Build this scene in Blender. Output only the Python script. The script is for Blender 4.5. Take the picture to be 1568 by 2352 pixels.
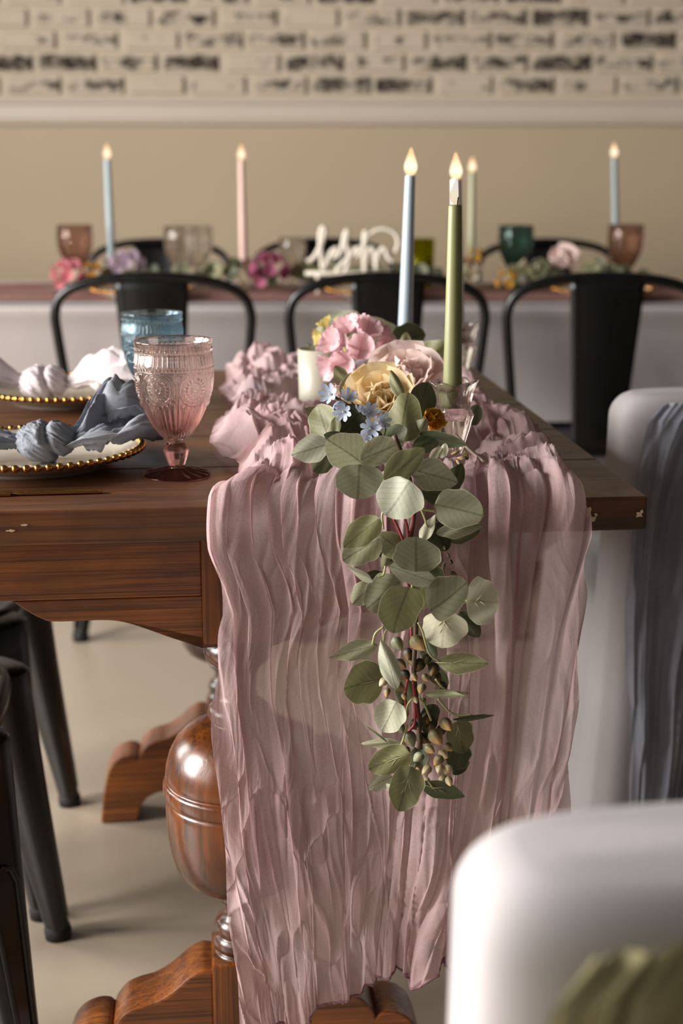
import bpy, bmesh, math, random
import numpy as np
from mathutils import Vector, Matrix, Euler
random.seed(7); RNG = np.random.RandomState(11)
for o in list(bpy.data.objects): bpy.data.objects.remove(o, do_unlink=True)
SC = bpy.context.scene; COL = SC.collection
R = math.radians

# ---------------------------------------------------------------- camera
PITCH = R(13.9); CAMH = 1.10; F = 50/36*2352
cd = bpy.data.cameras.new('camera'); cam = bpy.data.objects.new('camera', cd); COL.objects.link(cam)
cd.lens = 50; cd.sensor_width = 36; cd.sensor_fit = 'AUTO'
cam.location = (0, 0, CAMH); cam.rotation_euler = (R(90)-PITCH, 0, 0)
cd.dof.use_dof = True; cd.dof.focus_distance = 1.47; cd.dof.aperture_fstop = 4.0
cd.clip_start = .02; cd.clip_end = 60
SC.camera = cam

# ---------------------------------------------------------------- world, window light, exposure
w = bpy.data.worlds.new('world'); SC.world = w; w.use_nodes = True
w.node_tree.nodes['Background'].inputs[0].default_value = (1.0, .90, .80, 1)
w.node_tree.nodes['Background'].inputs[1].default_value = .09
def area(name, loc, rot, sx, sy, power, color):
    l = bpy.data.lights.new(name, 'AREA'); l.shape = 'RECTANGLE'; l.size = sx; l.size_y = sy
    l.energy = power; l.color = color
    o = bpy.data.objects.new(name, l); COL.objects.link(o); o.location = loc; o.rotation_euler = rot
    return o
# daylight through the three tall windows of the left wall
for i, wy in enumerate((-.75, 1.05, 2.85)):
    area('window_daylight', (-2.93, wy, 1.62), (0, R(-90), 0), 1.75, 1.25, (36, 290, 112)[i], (1.0, .97, .94))
SC.view_settings.view_transform = 'Standard'; SC.view_settings.look = 'None'
SC.view_settings.gamma = 1.0; SC.view_settings.use_curve_mapping = False
SC.view_settings.exposure = 0.0
if hasattr(SC, 'cycles'):
    SC.cycles.max_bounces = 8; SC.cycles.diffuse_bounces = 3; SC.cycles.glossy_bounces = 3; SC.cycles.transmission_bounces = 8; SC.cycles.caustics_reflective = False

# ---------------------------------------------------------------- pixel helpers (photo 1568 x 2352)
FW = Vector((0, math.cos(PITCH), -math.sin(PITCH))); UP = Vector((0, math.sin(PITCH), math.cos(PITCH)))
CAM = Vector((0, 0, CAMH))
def ray(px, py): return FW + Vector((1, 0, 0))*((px-784)/F) - UP*((py-1176)/F)
def on_z(px, py, z):
    d = ray(px, py); return CAM + d*((z-CAMH)/d.z)
def on_y(px, py, y):
    d = ray(px, py); return CAM + d*(y/d.y)
TA = R(5.7); TC = Vector((-.105, 1.398, 0))
EX = Vector((math.cos(TA), math.sin(TA), 0)); EY = Vector((-math.sin(TA), math.cos(TA), 0))
def on_v(px, py, v):
    d = ray(px, py); n = EY
    return CAM + d*(((TC-CAM).dot(n)+v)/d.dot(n))
def to_uv(p): q = p-TC; return q.dot(EX), q.dot(EY), p.z
def T(u, v, z): return TC + EX*u + EY*v + Vector((0, 0, z))
def mpp(p): return (p-CAM).dot(FW)/F          # metres per photo pixel at a point

# ---------------------------------------------------------------- noise
_LAT = RNG.uniform(-1, 1, (256, 256))
def vn(x, y, seed=0):
    x = np.asarray(x, float)+seed*17.31; y = np.asarray(y, float)+seed*9.77
    x, y = np.broadcast_arrays(x, y)
    xi = np.floor(x).astype(int); yi = np.floor(y).astype(int); fx = x-xi; fy = y-yi
    fx = fx*fx*fx*(fx*(fx*6-15)+10); fy = fy*fy*fy*(fy*(fy*6-15)+10)
    g = lambda a, b: _LAT[a & 255, b & 255]
    return (g(xi, yi)*(1-fx)+g(xi+1, yi)*fx)*(1-fy)+(g(xi, yi+1)*(1-fx)+g(xi+1, yi+1)*fx)*fy
def ridge(x, y, seed=0, p=2.0): return (1-np.abs(vn(x, y, seed)))**p
def sstep(a, b, x):
    t = np.clip((np.asarray(x, float)-a)/(b-a), 0, 1); return t*t*(3-2*t)

# ---------------------------------------------------------------- mesh helpers
def mesh_np(name, V, Fc, uv=None, smooth=True):
    me = bpy.data.meshes.new(name); me.from_pydata([tuple(v) for v in V], [], [tuple(f) for f in Fc]); me.update()
    if uv is not None:
        l = me.uv_layers.new(name='UVMap'); li = np.zeros(len(me.loops), int); me.loops.foreach_get('vertex_index', li)
        l.data.foreach_set('uv', np.asarray(uv, float)[li].ravel())
    if smooth: me.polygons.foreach_set('use_smooth', [True]*len(me.polygons))
    return me
def grid_mesh(name, P, UV=None, wrap=False, flip=False):
    """P: (n, m, 3) grid; wrap closes the m direction"""
    n, m, _ = P.shape; V = P.reshape(-1, 3)
    i, j = np.meshgrid(np.arange(n-1), np.arange(m if wrap else m-1), indexing='ij')
    j2 = (j+1) % m
    q = np.stack([i*m+j, i*m+j2, (i+1)*m+j2, (i+1)*m+j], -1).reshape(-1, 4)
    if flip: q = q[:, ::-1]
    me = bpy.data.meshes.new(name)
    me.vertices.add(len(V)); me.vertices.foreach_set('co', V.astype(np.float32).ravel())
    me.loops.add(q.size); me.loops.foreach_set('vertex_index', q.ravel().astype(np.int32))
    me.polygons.add(len(q)); me.polygons.foreach_set('loop_start', np.arange(0, q.size, 4, dtype=np.int32))
    me.polygons.foreach_set('use_smooth', np.ones(len(q), bool))
    me.update(calc_edges=True)
    if UV is not None:
        l = me.uv_layers.new(name='UVMap'); l.data.foreach_set('uv', UV.reshape(-1, 2)[q.ravel()].astype(np.float32).ravel())
    me.validate(); return me
def lathe(name, prof, n=40, caps=True):
    a = np.linspace(0, 2*math.pi, n, endpoint=False); p = np.array(prof, float)
    P = np.zeros((len(p), n, 3)); P[:, :, 0] = p[:, 0:1]*np.cos(a); P[:, :, 1] = p[:, 0:1]*np.sin(a); P[:, :, 2] = p[:, 1:2]
    return grid_mesh(name, P, wrap=True)
def box_mesh(name, sx, sy, sz, bev=.003, seg=2, center=True):
    bm = bmesh.new(); bmesh.ops.create_cube(bm, size=1)
    bmesh.ops.scale(bm, vec=(sx, sy, sz), verts=bm.verts)
    if bev: bmesh.ops.bevel(bm, geom=bm.edges[:], offset=bev, segments=seg, affect='EDGES', profile=.6)
    if not center: bmesh.ops.translate(bm, vec=(0, 0, sz/2), verts=bm.verts)
    me = bpy.data.meshes.new(name); bm.to_mesh(me); bm.free(); return me
def prism_mesh(name, pts, t, bev=.003, axis='y'):
    """outline pts [(x, z)] in the XZ plane, extruded by t along y (centred)"""
    bm = bmesh.new(); vs = [bm.verts.new((x, -t/2, z)) for x, z in pts]; f = bm.faces.new(vs)
    r = bmesh.ops.extrude_face_region(bm, geom=[f])
    bmesh.ops.translate(bm, vec=(0, t, 0), verts=[e for e in r['geom'] if isinstance(e, bmesh.types.BMVert)])
    bmesh.ops.recalc_face_normals(bm, faces=bm.faces)
    if bev:
        ed = [e for e in bm.edges if abs(e.verts[0].co.y-e.verts[1].co.y) < 1e-6]
        bmesh.ops.bevel(bm, geom=ed, offset=bev, segments=2, affect='EDGES', profile=.6)
    me = bpy.data.meshes.new(name); bm.to_mesh(me); bm.free(); return me
def tube_pts(path, rad, n=8, closed=False):
    P = [Vector(p) for p in path]; k = len(P); rr = rad if hasattr(rad, '__len__') else [rad]*k
    out = np.zeros((k, n, 3)); prev = None
    for i in range(k):
        a = P[(i-1) % k] if (closed or i > 0) else P[i]; b = P[(i+1) % k] if (closed or i < k-1) else P[i]
        t = (b-a).normalized()
        if prev is None:
            ref = Vector((0, 0, 1)) if abs(t.z) < .9 else Vector((1, 0, 0)); nrm = t.cross(ref).normalized()
        else:
            nrm = (prev-t*prev.dot(t)).normalized()
        prev = nrm; bn = t.cross(nrm)
        for j in range(n):
            an = 2*math.pi*j/n; out[i, j] = P[i]+(nrm*math.cos(an)+bn*math.sin(an))*rr[i]
    return out
def tube_mesh(name, path, rad, n=8, closed=False):
    P = tube_pts(path, rad, n, closed)
    if closed: P = np.concatenate([P, P[:1]], 0)
    else:
        P = np.concatenate([np.repeat(P[:1].mean(1, keepdims=True), n, 1), P, np.repeat(P[-1:].mean(1, keepdims=True), n, 1)], 0)
    return grid_mesh(name, P, wrap=True)
def join_meshes(name, meshes):
    V = []; Fc = []; off = 0
    for me in meshes:
        co = np.zeros(len(me.vertices)*3); me.vertices.foreach_get('co', co); V.append(co.reshape(-1, 3))
        for p in me.polygons: Fc.append([v+off for v in p.vertices])
        off += len(me.vertices)
    return mesh_np(name, np.concatenate(V), Fc)
def spline(pts, n):
    """Catmull-Rom through points"""
    P = np.array([tuple(p) for p in pts], float); P = np.vstack([2*P[0]-P[1], P, 2*P[-1]-P[-2]]); k = len(P)-3
    out = []
    for q in np.linspace(0, k-1e-6, n):
        i = int(q); t = q-i; a, b, c, d = P[i:i+4]
        out.append(.5*((2*b)+(-a+c)*t+(2*a-5*b+4*c-d)*t*t+(-a+3*b-3*c+d)*t**3))
    return np.array(out)

# ---------------------------------------------------------------- object helpers
def thing(name, label, cat, loc=(0, 0, 0), rz=0, group=None):
    o = bpy.data.objects.new(name, None); COL.objects.link(o); o.location = loc; o.rotation_euler = (0, 0, rz)
    o.empty_display_size = .05; return tag(o, label, cat, group)
def tag(o, label=None, cat=None, group=None, kind=None):
    if label: o['label'] = label
    if cat: o['category'] = cat
    if group: o['group'] = group
    if kind: o['kind'] = kind
    return o
def obj(name, me, mat, parent=None, loc=(0, 0, 0), rot=(0, 0, 0), M=None):
    o = bpy.data.objects.new(name, me); COL.objects.link(o)
    if mat is not None and len(me.materials) == 0: me.materials.append(mat)
    if parent is not None: o.parent = parent
    if M is not None: o.matrix_local = M
    else: o.location = loc; o.rotation_euler = rot
    return o
def wpart(name, me, mat, parent):
    """part whose mesh is in world coordinates, under an unrotated parent"""
    return obj(name, me, mat, parent, loc=-Vector(parent.location))
def dup(root, loc, rz, label=None, group=None):
    r = root.copy(); COL.objects.link(r); r.location = loc; r.rotation_euler = (0, 0, rz)
    if label: r['label'] = label
    if group: r['group'] = group
    for ch in list(root.children):
        c = ch.copy(); COL.objects.link(c); c.parent = r
        for g in ch.children:
            d = g.copy(); COL.objects.link(d); d.parent = c
    return r

# ---------------------------------------------------------------- materials
def lin(h):
    h = h.lstrip('#'); c = [int(h[i:i+2], 16)/255 for i in (0, 2, 4)]
    return tuple((x/12.92 if x <= .04045 else ((x+.055)/1.055)**2.4) for x in c)+(1,)
class NT:
    def __init__(s, name):
        s.m = bpy.data.materials.new(name); s.m.use_nodes = True; s.t = s.m.node_tree; s.t.nodes.clear()
        s.out = s.n('ShaderNodeOutputMaterial')
    def n(s, typ, **kw):
        x = s.t.nodes.new(typ)
        for k, v in kw.items():
            if k.startswith('i_'):
                key = k[2:]; key = int(key) if key.isdigit() else key.replace('_', ' ')
                if isinstance(v, bpy.types.NodeSocket): s.t.links.new(v, x.inputs[key])
                else: x.inputs[key].default_value = v
            else: setattr(x, k, v)
        return x
    def link(s, a, b): s.t.links.new(a, b)
    def surf(s, sh): s.link(sh, s.out.inputs['Surface']); return s.m
    def ramp(s, fac, stops):
        r = s.n('ShaderNodeValToRGB'); e = r.color_ramp.elements
        while len(e) < len(stops): e.new(.5)
        for k, (p, c) in enumerate(stops): e[k].position = p; e[k].color = c if len(c) == 4 else tuple(c)+(1,)
        s.link(fac, r.inputs[0]); return r.outputs[0]
    def mapping(s, sc, coord='Object', rot=(0, 0, 0), loc=(0, 0, 0)):
        t = s.n('ShaderNodeTexCoord'); mp = s.n('ShaderNodeMapping'); s.link(t.outputs[coord], mp.inputs[0])
        mp.inputs['Scale'].default_value = sc; mp.inputs['Rotation'].default_value = rot; mp.inputs['Location'].default_value = loc
        return mp.outputs[0]
    def noise(s, vec, scale, detail=4, rough=.55, dist=0):
        x = s.n('ShaderNodeTexNoise'); s.link(vec, x.inputs['Vector']); x.inputs['Scale'].default_value = scale
        x.inputs['Detail'].default_value = detail; x.inputs['Roughness'].default_value = rough; x.inputs['Distortion'].default_value = dist
        return x.outputs['Fac']
    def math(s, op, a, b=None, c=None):
        x = s.n('ShaderNodeMath', operation=op)
        for i, v in enumerate((a, b, c)):
            if v is None: continue
            if isinstance(v, bpy.types.NodeSocket): s.link(v, x.inputs[i])
            else: x.inputs[i].default_value = v
        return x.outputs[0]
    def mix(s, fac, a, b, blend='MIX'):
        x = s.n('ShaderNodeMix', data_type='RGBA', blend_type=blend)
        for k, v in ((0, fac), (6, a), (7, b)):
            if isinstance(v, bpy.types.NodeSocket): s.link(v, x.inputs[k])
            else: x.inputs[k].default_value = v
        return x.outputs[2]
    def bump(s, h, strength=.3, dist=.002):
        x = s.n('ShaderNodeBump'); s.link(h, x.inputs['Height']); x.inputs['Strength'].default_value = strength
        x.inputs['Distance'].default_value = dist; return x.outputs[0]
    def pbr(s, color, rough=.5, metal=0, normal=None, **kw):
        b = s.n('ShaderNodeBsdfPrincipled')
        for key, v in (('Base Color', color), ('Roughness', rough), ('Metallic', metal), *((k.replace('_', ' '), v) for k, v in kw.items())):
            if isinstance(v, bpy.types.NodeSocket): s.link(v, b.inputs[key])
            else: b.inputs[key].default_value = v
        if normal is not None: s.link(normal, b.inputs['Normal'])
        return b.outputs[0]

def m_plain(name, col, rough=.6, metal=0, var=.08, scale=8, bump=0, **kw):
    n = NT(name); v = n.mapping((1, 1, 1)); f = n.noise(v, scale, 5)
    c = n.mix(f, tuple(x*(1-var) for x in lin(col)[:3])+(1,), tuple(min(1, x*(1+var)) for x in lin(col)[:3])+(1,))
    nb = n.bump(n.noise(v, scale*12, 3), bump, .001) if bump else None
    return n.surf(n.pbr(c, rough, metal, nb, **kw))
def m_wood(name, sc, dark, mid, light, rough=.32, coat=.4, pores=1.0):
    """sc: object-space scale, small along the grain"""
    n = NT(name); v = n.mapping(sc); v2 = n.mapping(tuple(x*(.5 if x < 6 else 7) for x in sc))
    a = n.noise(v, 1.0, 6, .6, 1.1); b = n.noise(v2, 1.0, 3, .6, .3)
    big = n.noise(n.mapping((5, 5, 5)), 1.3, 3, .6)
    c = n.ramp(a, [(.25, lin(dark)), (.5, lin(mid)), (.78, lin(light))])
    c = n.mix(n.math('MULTIPLY', n.ramp(big, [(.35, (0, 0, 0)), (.75, (1, 1, 1))]), .7), c, lin(dark))
    pf = n.ramp(b, [(.36, (1, 1, 1)), (.5, (0, 0, 0))])
    c = n.mix(n.math('MULTIPLY', pf, .55*pores), c, tuple(x*.35 for x in lin(dark)[:3])+(1,))
    nb = n.bump(n.math('SUBTRACT', a, n.math('MULTIPLY', pf, .4*pores)), .22, .001)
    rr = n.math('ADD', n.math('MULTIPLY', n.noise(n.mapping((30, 30, 30)), 1, 4), .25), rough-.12)
    return n.surf(n.pbr(c, rr, 0, nb, Coat_Weight=coat, Coat_Roughness=.24))
def m_glass(name, top, bottom, z0, z1, clear=.3, rough=.02, ior=1.45):
    n = NT(name); t = n.n('ShaderNodeTexCoord'); sp = n.n('ShaderNodeSeparateXYZ'); n.link(t.outputs['Object'], sp.inputs[0])
    f = n.math('DIVIDE', n.math('SUBTRACT', sp.outputs[2], z0), z1-z0)
    c = n.ramp(f, [(0, lin(bottom)), (.42, tuple(.5*(a+b) for a, b in zip(lin(top), lin(bottom)))), (.62, lin(top)), (1, lin(top))])
    g = n.n('ShaderNodeBsdfGlass', i_Color=c, i_Roughness=rough, i_IOR=ior); tr = n.n('ShaderNodeBsdfTransparent', i_Color=c)
    m = n.n('ShaderNodeMixShader', i_0=clear, i_1=g.outputs[0], i_2=tr.outputs[0]); return n.surf(m.outputs[0])
def m_gauze(name, col, dark, opac=.8, transl=.45, thread=1500., crink=.5):
    """loosely woven cheesecloth: sheer, translucent, threads from the UV map in metres"""
    n = NT(name); uv = n.n('ShaderNodeTexCoord').outputs['UV']
    def mp(sc):
        x = n.n('ShaderNodeMapping'); n.link(uv, x.inputs[0]); x.inputs['Scale'].default_value = sc; return x.outputs[0]
    t1 = n.noise(mp((thread, thread*.22, 1)), 1, 1); t2 = n.noise(mp((thread*.18, thread, 1)), 1, 1)
    wv = n.math('MULTIPLY', n.math('ADD', t1, t2), .5)
    cr = n.noise(mp((95, 17, 1)), 1, 5, .62, .9)
    blot = n.noise(mp((9, 5, 1)), 1, 4, .6)
    c = n.mix(n.ramp(blot, [(.3, (0, 0, 0)), (.7, (1, 1, 1))]), lin(dark), lin(col))
    c = n.mix(n.math('MULTIPLY', n.ramp(wv, [(.38, (1, 1, 1)), (.55, (0, 0, 0))]), .08), c, lin(dark))
    nb = n.bump(n.math('ADD', n.math('MULTIPLY', cr, crink), n.math('MULTIPLY', wv, .05)), .55, .004)
    d = n.n('ShaderNodeBsdfDiffuse', i_Color=c, i_Normal=nb); tl = n.n('ShaderNodeBsdfTranslucent', i_Color=c, i_Normal=nb)
    s1 = n.n('ShaderNodeMixShader', i_0=transl, i_1=d.outputs[0], i_2=tl.outputs[0])
    al = n.math('MULTIPLY', n.ramp(wv, [(.36, (.85, .85, .85)), (.52, (1, 1, 1))]), opac)
    tr = n.n('ShaderNodeBsdfTransparent', i_Color=(1, .93, .93, 1))
    s2 = n.n('ShaderNodeMixShader', i_0=al, i_1=tr.outputs[0], i_2=s1.outputs[0]); return n.surf(s2.outputs[0])
def m_cloth(name, col, var=.05, transl=.15, scale=400):
    n = NT(name); v = n.mapping((1, 1, 1)); f = n.noise(v, scale, 2); g = n.noise(v, 9, 4)
    c = n.mix(g, tuple(x*(1-var) for x in lin(col)[:3])+(1,), lin(col)); nb = n.bump(f, .15, .001)
    d = n.n('ShaderNodeBsdfDiffuse', i_Color=c, i_Normal=nb); tl = n.n('ShaderNodeBsdfTranslucent', i_Color=c)
    return n.surf(n.n('ShaderNodeMixShader', i_0=transl, i_1=d.outputs[0], i_2=tl.outputs[0]).outputs[0])
def m_emit(name, low, high, z0, z1, strength):
    n = NT(name); t = n.n('ShaderNodeTexCoord'); sp = n.n('ShaderNodeSeparateXYZ'); n.link(t.outputs['Object'], sp.inputs[0])
    f = n.math('DIVIDE', n.math('SUBTRACT', sp.outputs[2], z0), z1-z0)
    c = n.ramp(f, [(0, lin(low)), (.35, lin('fff0cf')), (.8, lin(high)), (1, lin(high))])
    e = n.n('ShaderNodeEmission', i_Color=c, i_Strength=strength); return n.surf(e.outputs[0])
# ================================================================ materials of the setting
def m_brick():
    n = NT('whitewashed_brick'); g = n.n('ShaderNodeNewGeometry').outputs['Position']
    oi = n.n('ShaderNodeObjectInfo').outputs['Random']
    mp = n.n('ShaderNodeMapping'); n.link(g, mp.inputs[0]); mp.inputs['Scale'].default_value = (12, 12, 17)
    a = n.noise(mp.outputs[0], 1, 5, .62, .6)
    mp2 = n.n('ShaderNodeMapping'); n.link(g, mp2.inputs[0]); mp2.inputs['Scale'].default_value = (42, 42, 60)
    b = n.noise(mp2.outputs[0], 1, 3, .6)
    f = n.math('ADD', n.math('ADD', n.math('MULTIPLY', a, .75), n.math('MULTIPLY', b, .22)), n.math('MULTIPLY', oi, .22))
    # bare brick shows only in the middle of each face
    t = n.n('ShaderNodeTexCoord'); sp = n.n('ShaderNodeSeparateXYZ'); n.link(t.outputs['Generated'], sp.inputs[0])
    ez = n.math('ABSOLUTE', n.math('SUBTRACT', sp.outputs[2], .5))
    f = n.math('SUBTRACT', f, n.math('MULTIPLY', n.math('POWER', n.math('MULTIPLY', ez, 2), 3), .25))
    mask = n.ramp(f, [(.53, (0, 0, 0)), (.66, (1, 1, 1))])
    c = n.mix(n.math('MULTIPLY', n.math('MULTIPLY', mask, b), 1.9), lin('bfb09c'), lin('261b13'))
    return n.surf(n.pbr(c, .85, 0, n.bump(b, .4, .003)))
M_BRICK = m_brick()
M_LIME = m_plain('limewash_mortar', 'bfb19d', .9, var=.07, scale=20, bump=.3)
M_WALL = m_plain('taupe_wall_paint', 'b3a085', .7, var=.03, scale=3, bump=.05)
M_TRIM = m_plain('cream_trim_paint', 'c3b5a5', .5, var=.03, scale=4)
def m_floor():
    n = NT('polished_cream_concrete'); v = n.mapping((1, 1, 1)); a = n.noise(v, 1.6, 6, .6); b = n.noise(v, 14, 4)
    c = n.mix(a, lin('8f8170'), lin('a39584')); c = n.mix(n.math('MULTIPLY', b, .25), c, lin('a3957f'))
    return n.surf(n.pbr(c, n.math('ADD', n.math('MULTIPLY', b, .15), .28), 0, n.bump(a, .05, .002)))
M_FLOOR = m_floor()

def struct(name, me, mat, parent=None, **kw):
    o = obj(name, me, mat, parent, **kw)
    if parent is None: o['kind'] = 'structure'
    return o
WY = 5.6
struct('floor', box_mesh('floor', 8.6, 9.6, .1, 0), M_FLOOR, loc=(1.3, 1.5, -.05))
RAIL0, RAIL1 = 1.229, 1.322
wb = struct('wall_back', box_mesh('wall_back', 8.6, .14, 3.0, 0), M_WALL, loc=(1.3, WY+.07+.012, 1.5))
tag(wb, 'taupe painted wall below whitewashed brick')
struct('limewash_bed', box_mesh('limewash_bed', 8.6, .012, 3.0-RAIL1, 0), M_LIME, wb, loc=(0, -.07-.0055, (3.0+RAIL1)/2-1.5))
# bricks: courses 80 mm apart, each brick an object
bmesh_var = []
for k in range(4):
    bm = bmesh.new(); bmesh.ops.create_cube(bm, size=1); bmesh.ops.scale(bm, vec=(.206-.004*k, .022, .063), verts=bm.verts)
    bmesh.ops.bevel(bm, geom=bm.edges[:], offset=.004, segments=1, affect='EDGES')
    for v in bm.verts: v.co += Vector((random.uniform(-1, 1)*.002, random.uniform(-1, .6)*.0015, random.uniform(-1, 1)*.0015))
    me = bpy.data.meshes.new('brick'); bm.to_mesh(me); bm.free(); me.materials.append(M_BRICK); bmesh_var.append(me)
for r in range(9):
    z = RAIL1+.012+.04+r*.0805
    for c in range(-9, 15):
        x = (c+(.5 if r % 2 else 0)+.07*math.sin(r*2.1))*.232
        obj('brick', bmesh_var[(r*5+c) % 4], None, wb, loc=(x-1.3, -.07-.012-.004+random.uniform(-.0015, .0015), z-1.5))
# chair rail with a small moulded profile
pr = [(0, RAIL0), (-.012, RAIL0+.004), (-.016, RAIL0+.016), (-.020, RAIL0+.022), (-.022, RAIL1-.022), (-.030, RAIL1-.014), (-.034, RAIL1-.004), (-.034, RAIL1), (0, RAIL1)]
P = np.zeros((2, len(pr), 3))
for i, x in enumerate((-3.0, 5.6)):
    for j, (y, z) in enumerate(pr): P[i, j] = (x, WY+y, z)
tr = struct('trim_1', grid_mesh('trim_1', P), M_TRIM); tr.data.polygons.foreach_set('use_smooth', [False]*len(tr.data.polygons))
struct('baseboard_back', box_mesh('baseboard_back', 8.6, .016, .11, .004), M_TRIM, loc=(1.3, WY-.008, .055))
# left wall with three tall windows (daylight enters here)
wx = -3.05; segs = []
def wbx(y0, y1, z0, z1): 
    m = box_mesh('w', .12, y1-y0, z1-z0, 0); m.transform(Matrix.Translation((wx, (y0+y1)/2, (z0+z1)/2))); return m
wins = [(-1.40, -.10), (.40, 1.70), (2.20, 3.50)]
ys = [-3.3]+[v for wdw in wins for v in wdw]+[WY]
for i in range(0, len(ys), 2): segs.append(wbx(ys[i], ys[i+1], 0, 3))
for a, b in wins: segs += [wbx(a, b, 0, .72), wbx(a, b, 2.52, 3)]
struct('wall_left', join_meshes('wall_left', segs), M_WALL).data.polygons.foreach_set('use_smooth', [False]*6*len(segs))
for i, (a, b) in enumerate(wins):
    fr = []
    for (y0, y1, z0, z1) in ((a, a+.05, .72, 2.52), (b-.05, b, .72, 2.52), (a, b, .72, .77), (a, b, 2.47, 2.52), ((a+b)/2-.018, (a+b)/2+.018, .72, 2.52), (a, b, 1.58, 1.62)):
        m = box_mesh('f', .05, y1-y0, z1-z0, 0); m.transform(Matrix.Translation((wx+.09, (y0+y1)/2, (z0+z1)/2))); fr.append(m)
    struct('window_%d' % (i+1), join_meshes('window', fr), M_TRIM).data.polygons.foreach_set('use_smooth', [False]*6*len(fr))

# ================================================================ the wooden table
WD = ('2a1409', '5a3014', '86501f')
M_WTOP = m_wood('table_top_oak', (2.5, 34, 34), '26140a', '64391a', '83501f', .46, .10, .8)
M_WAPR = m_wood('apron_oak', (3, 60, 60), '331a0b', '8f4f1e', 'bb732f', .36, .35, 1.3)
M_WPOST = m_wood('post_oak', (50, 50, 3), '3a1c0b', '8a4b1b', 'b06826', .33, .4, 1.0)
M_WTURN = m_wood('turned_oak', (16, 16, 4), '1c0c05', '5e3014', '8e4f1b', .28, .5, 1.0)
M_CHIP = m_plain('bare_chipped_wood', 'c9b291', .8)
TW, TL, TH, TT = .853, .965, .760, .036
tb = thing('pedestal_table', 'dark stained wooden table with turned bulb pedestals and bracketed apron', 'table', T(0, .48, 0), TA)
def tpart(name, me, mat, u, v, z, parent=tb, rot=(0, 0, 0)): return obj(name, me, mat, parent, loc=(u, v-.48, z), rot=rot)
# top: wobbly edged planks laid side by side
nb = 5; bw = TL/nb
for k in range(nb):
    pl = tpart('plank', box_mesh('plank', TW, bw-.0006, TT, .0035, 3), M_WTOP, 0, bw*(k+.5), TH-TT/2)
    for v in pl.data.vertices:
        v.co.y += .0012*math.sin(v.co.x*31+k) if v.co.y*(-1 if k == 0 else 1 if k == nb-1 else 0) > 0 else 0
# chipped finish and scratches at the near corner and along the front edge
def chip(u, z, sx, sz, n=11, seed=0, v=-.0004):
    rr = random.Random(seed); pts = []
    for i in range(n):
        a = 2*math.pi*i/n; k = rr.uniform(.45, 1.1); pts.append((sx*k*math.cos(a), sz*k*math.sin(a)))
    return tpart('paint_chip', prism_mesh('paint_chip', pts, .0012, 0), M_CHIP, u, v, z)
chip(.363, .745, .004, .007, seed=1); chip(.368, .738, .003, .004, seed=2); chip(.417, .741, .0045, .0035, seed=3); chip(.420, .7445, .002, .003, seed=4)
chip(.371, .742, .002, .002, seed=5); chip(-.213, .746, .004, .0012, seed=6); chip(-.305, .735, .0012, .001, seed=8); chip(-.226, .7405, .006, .0016, seed=9)
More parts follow.
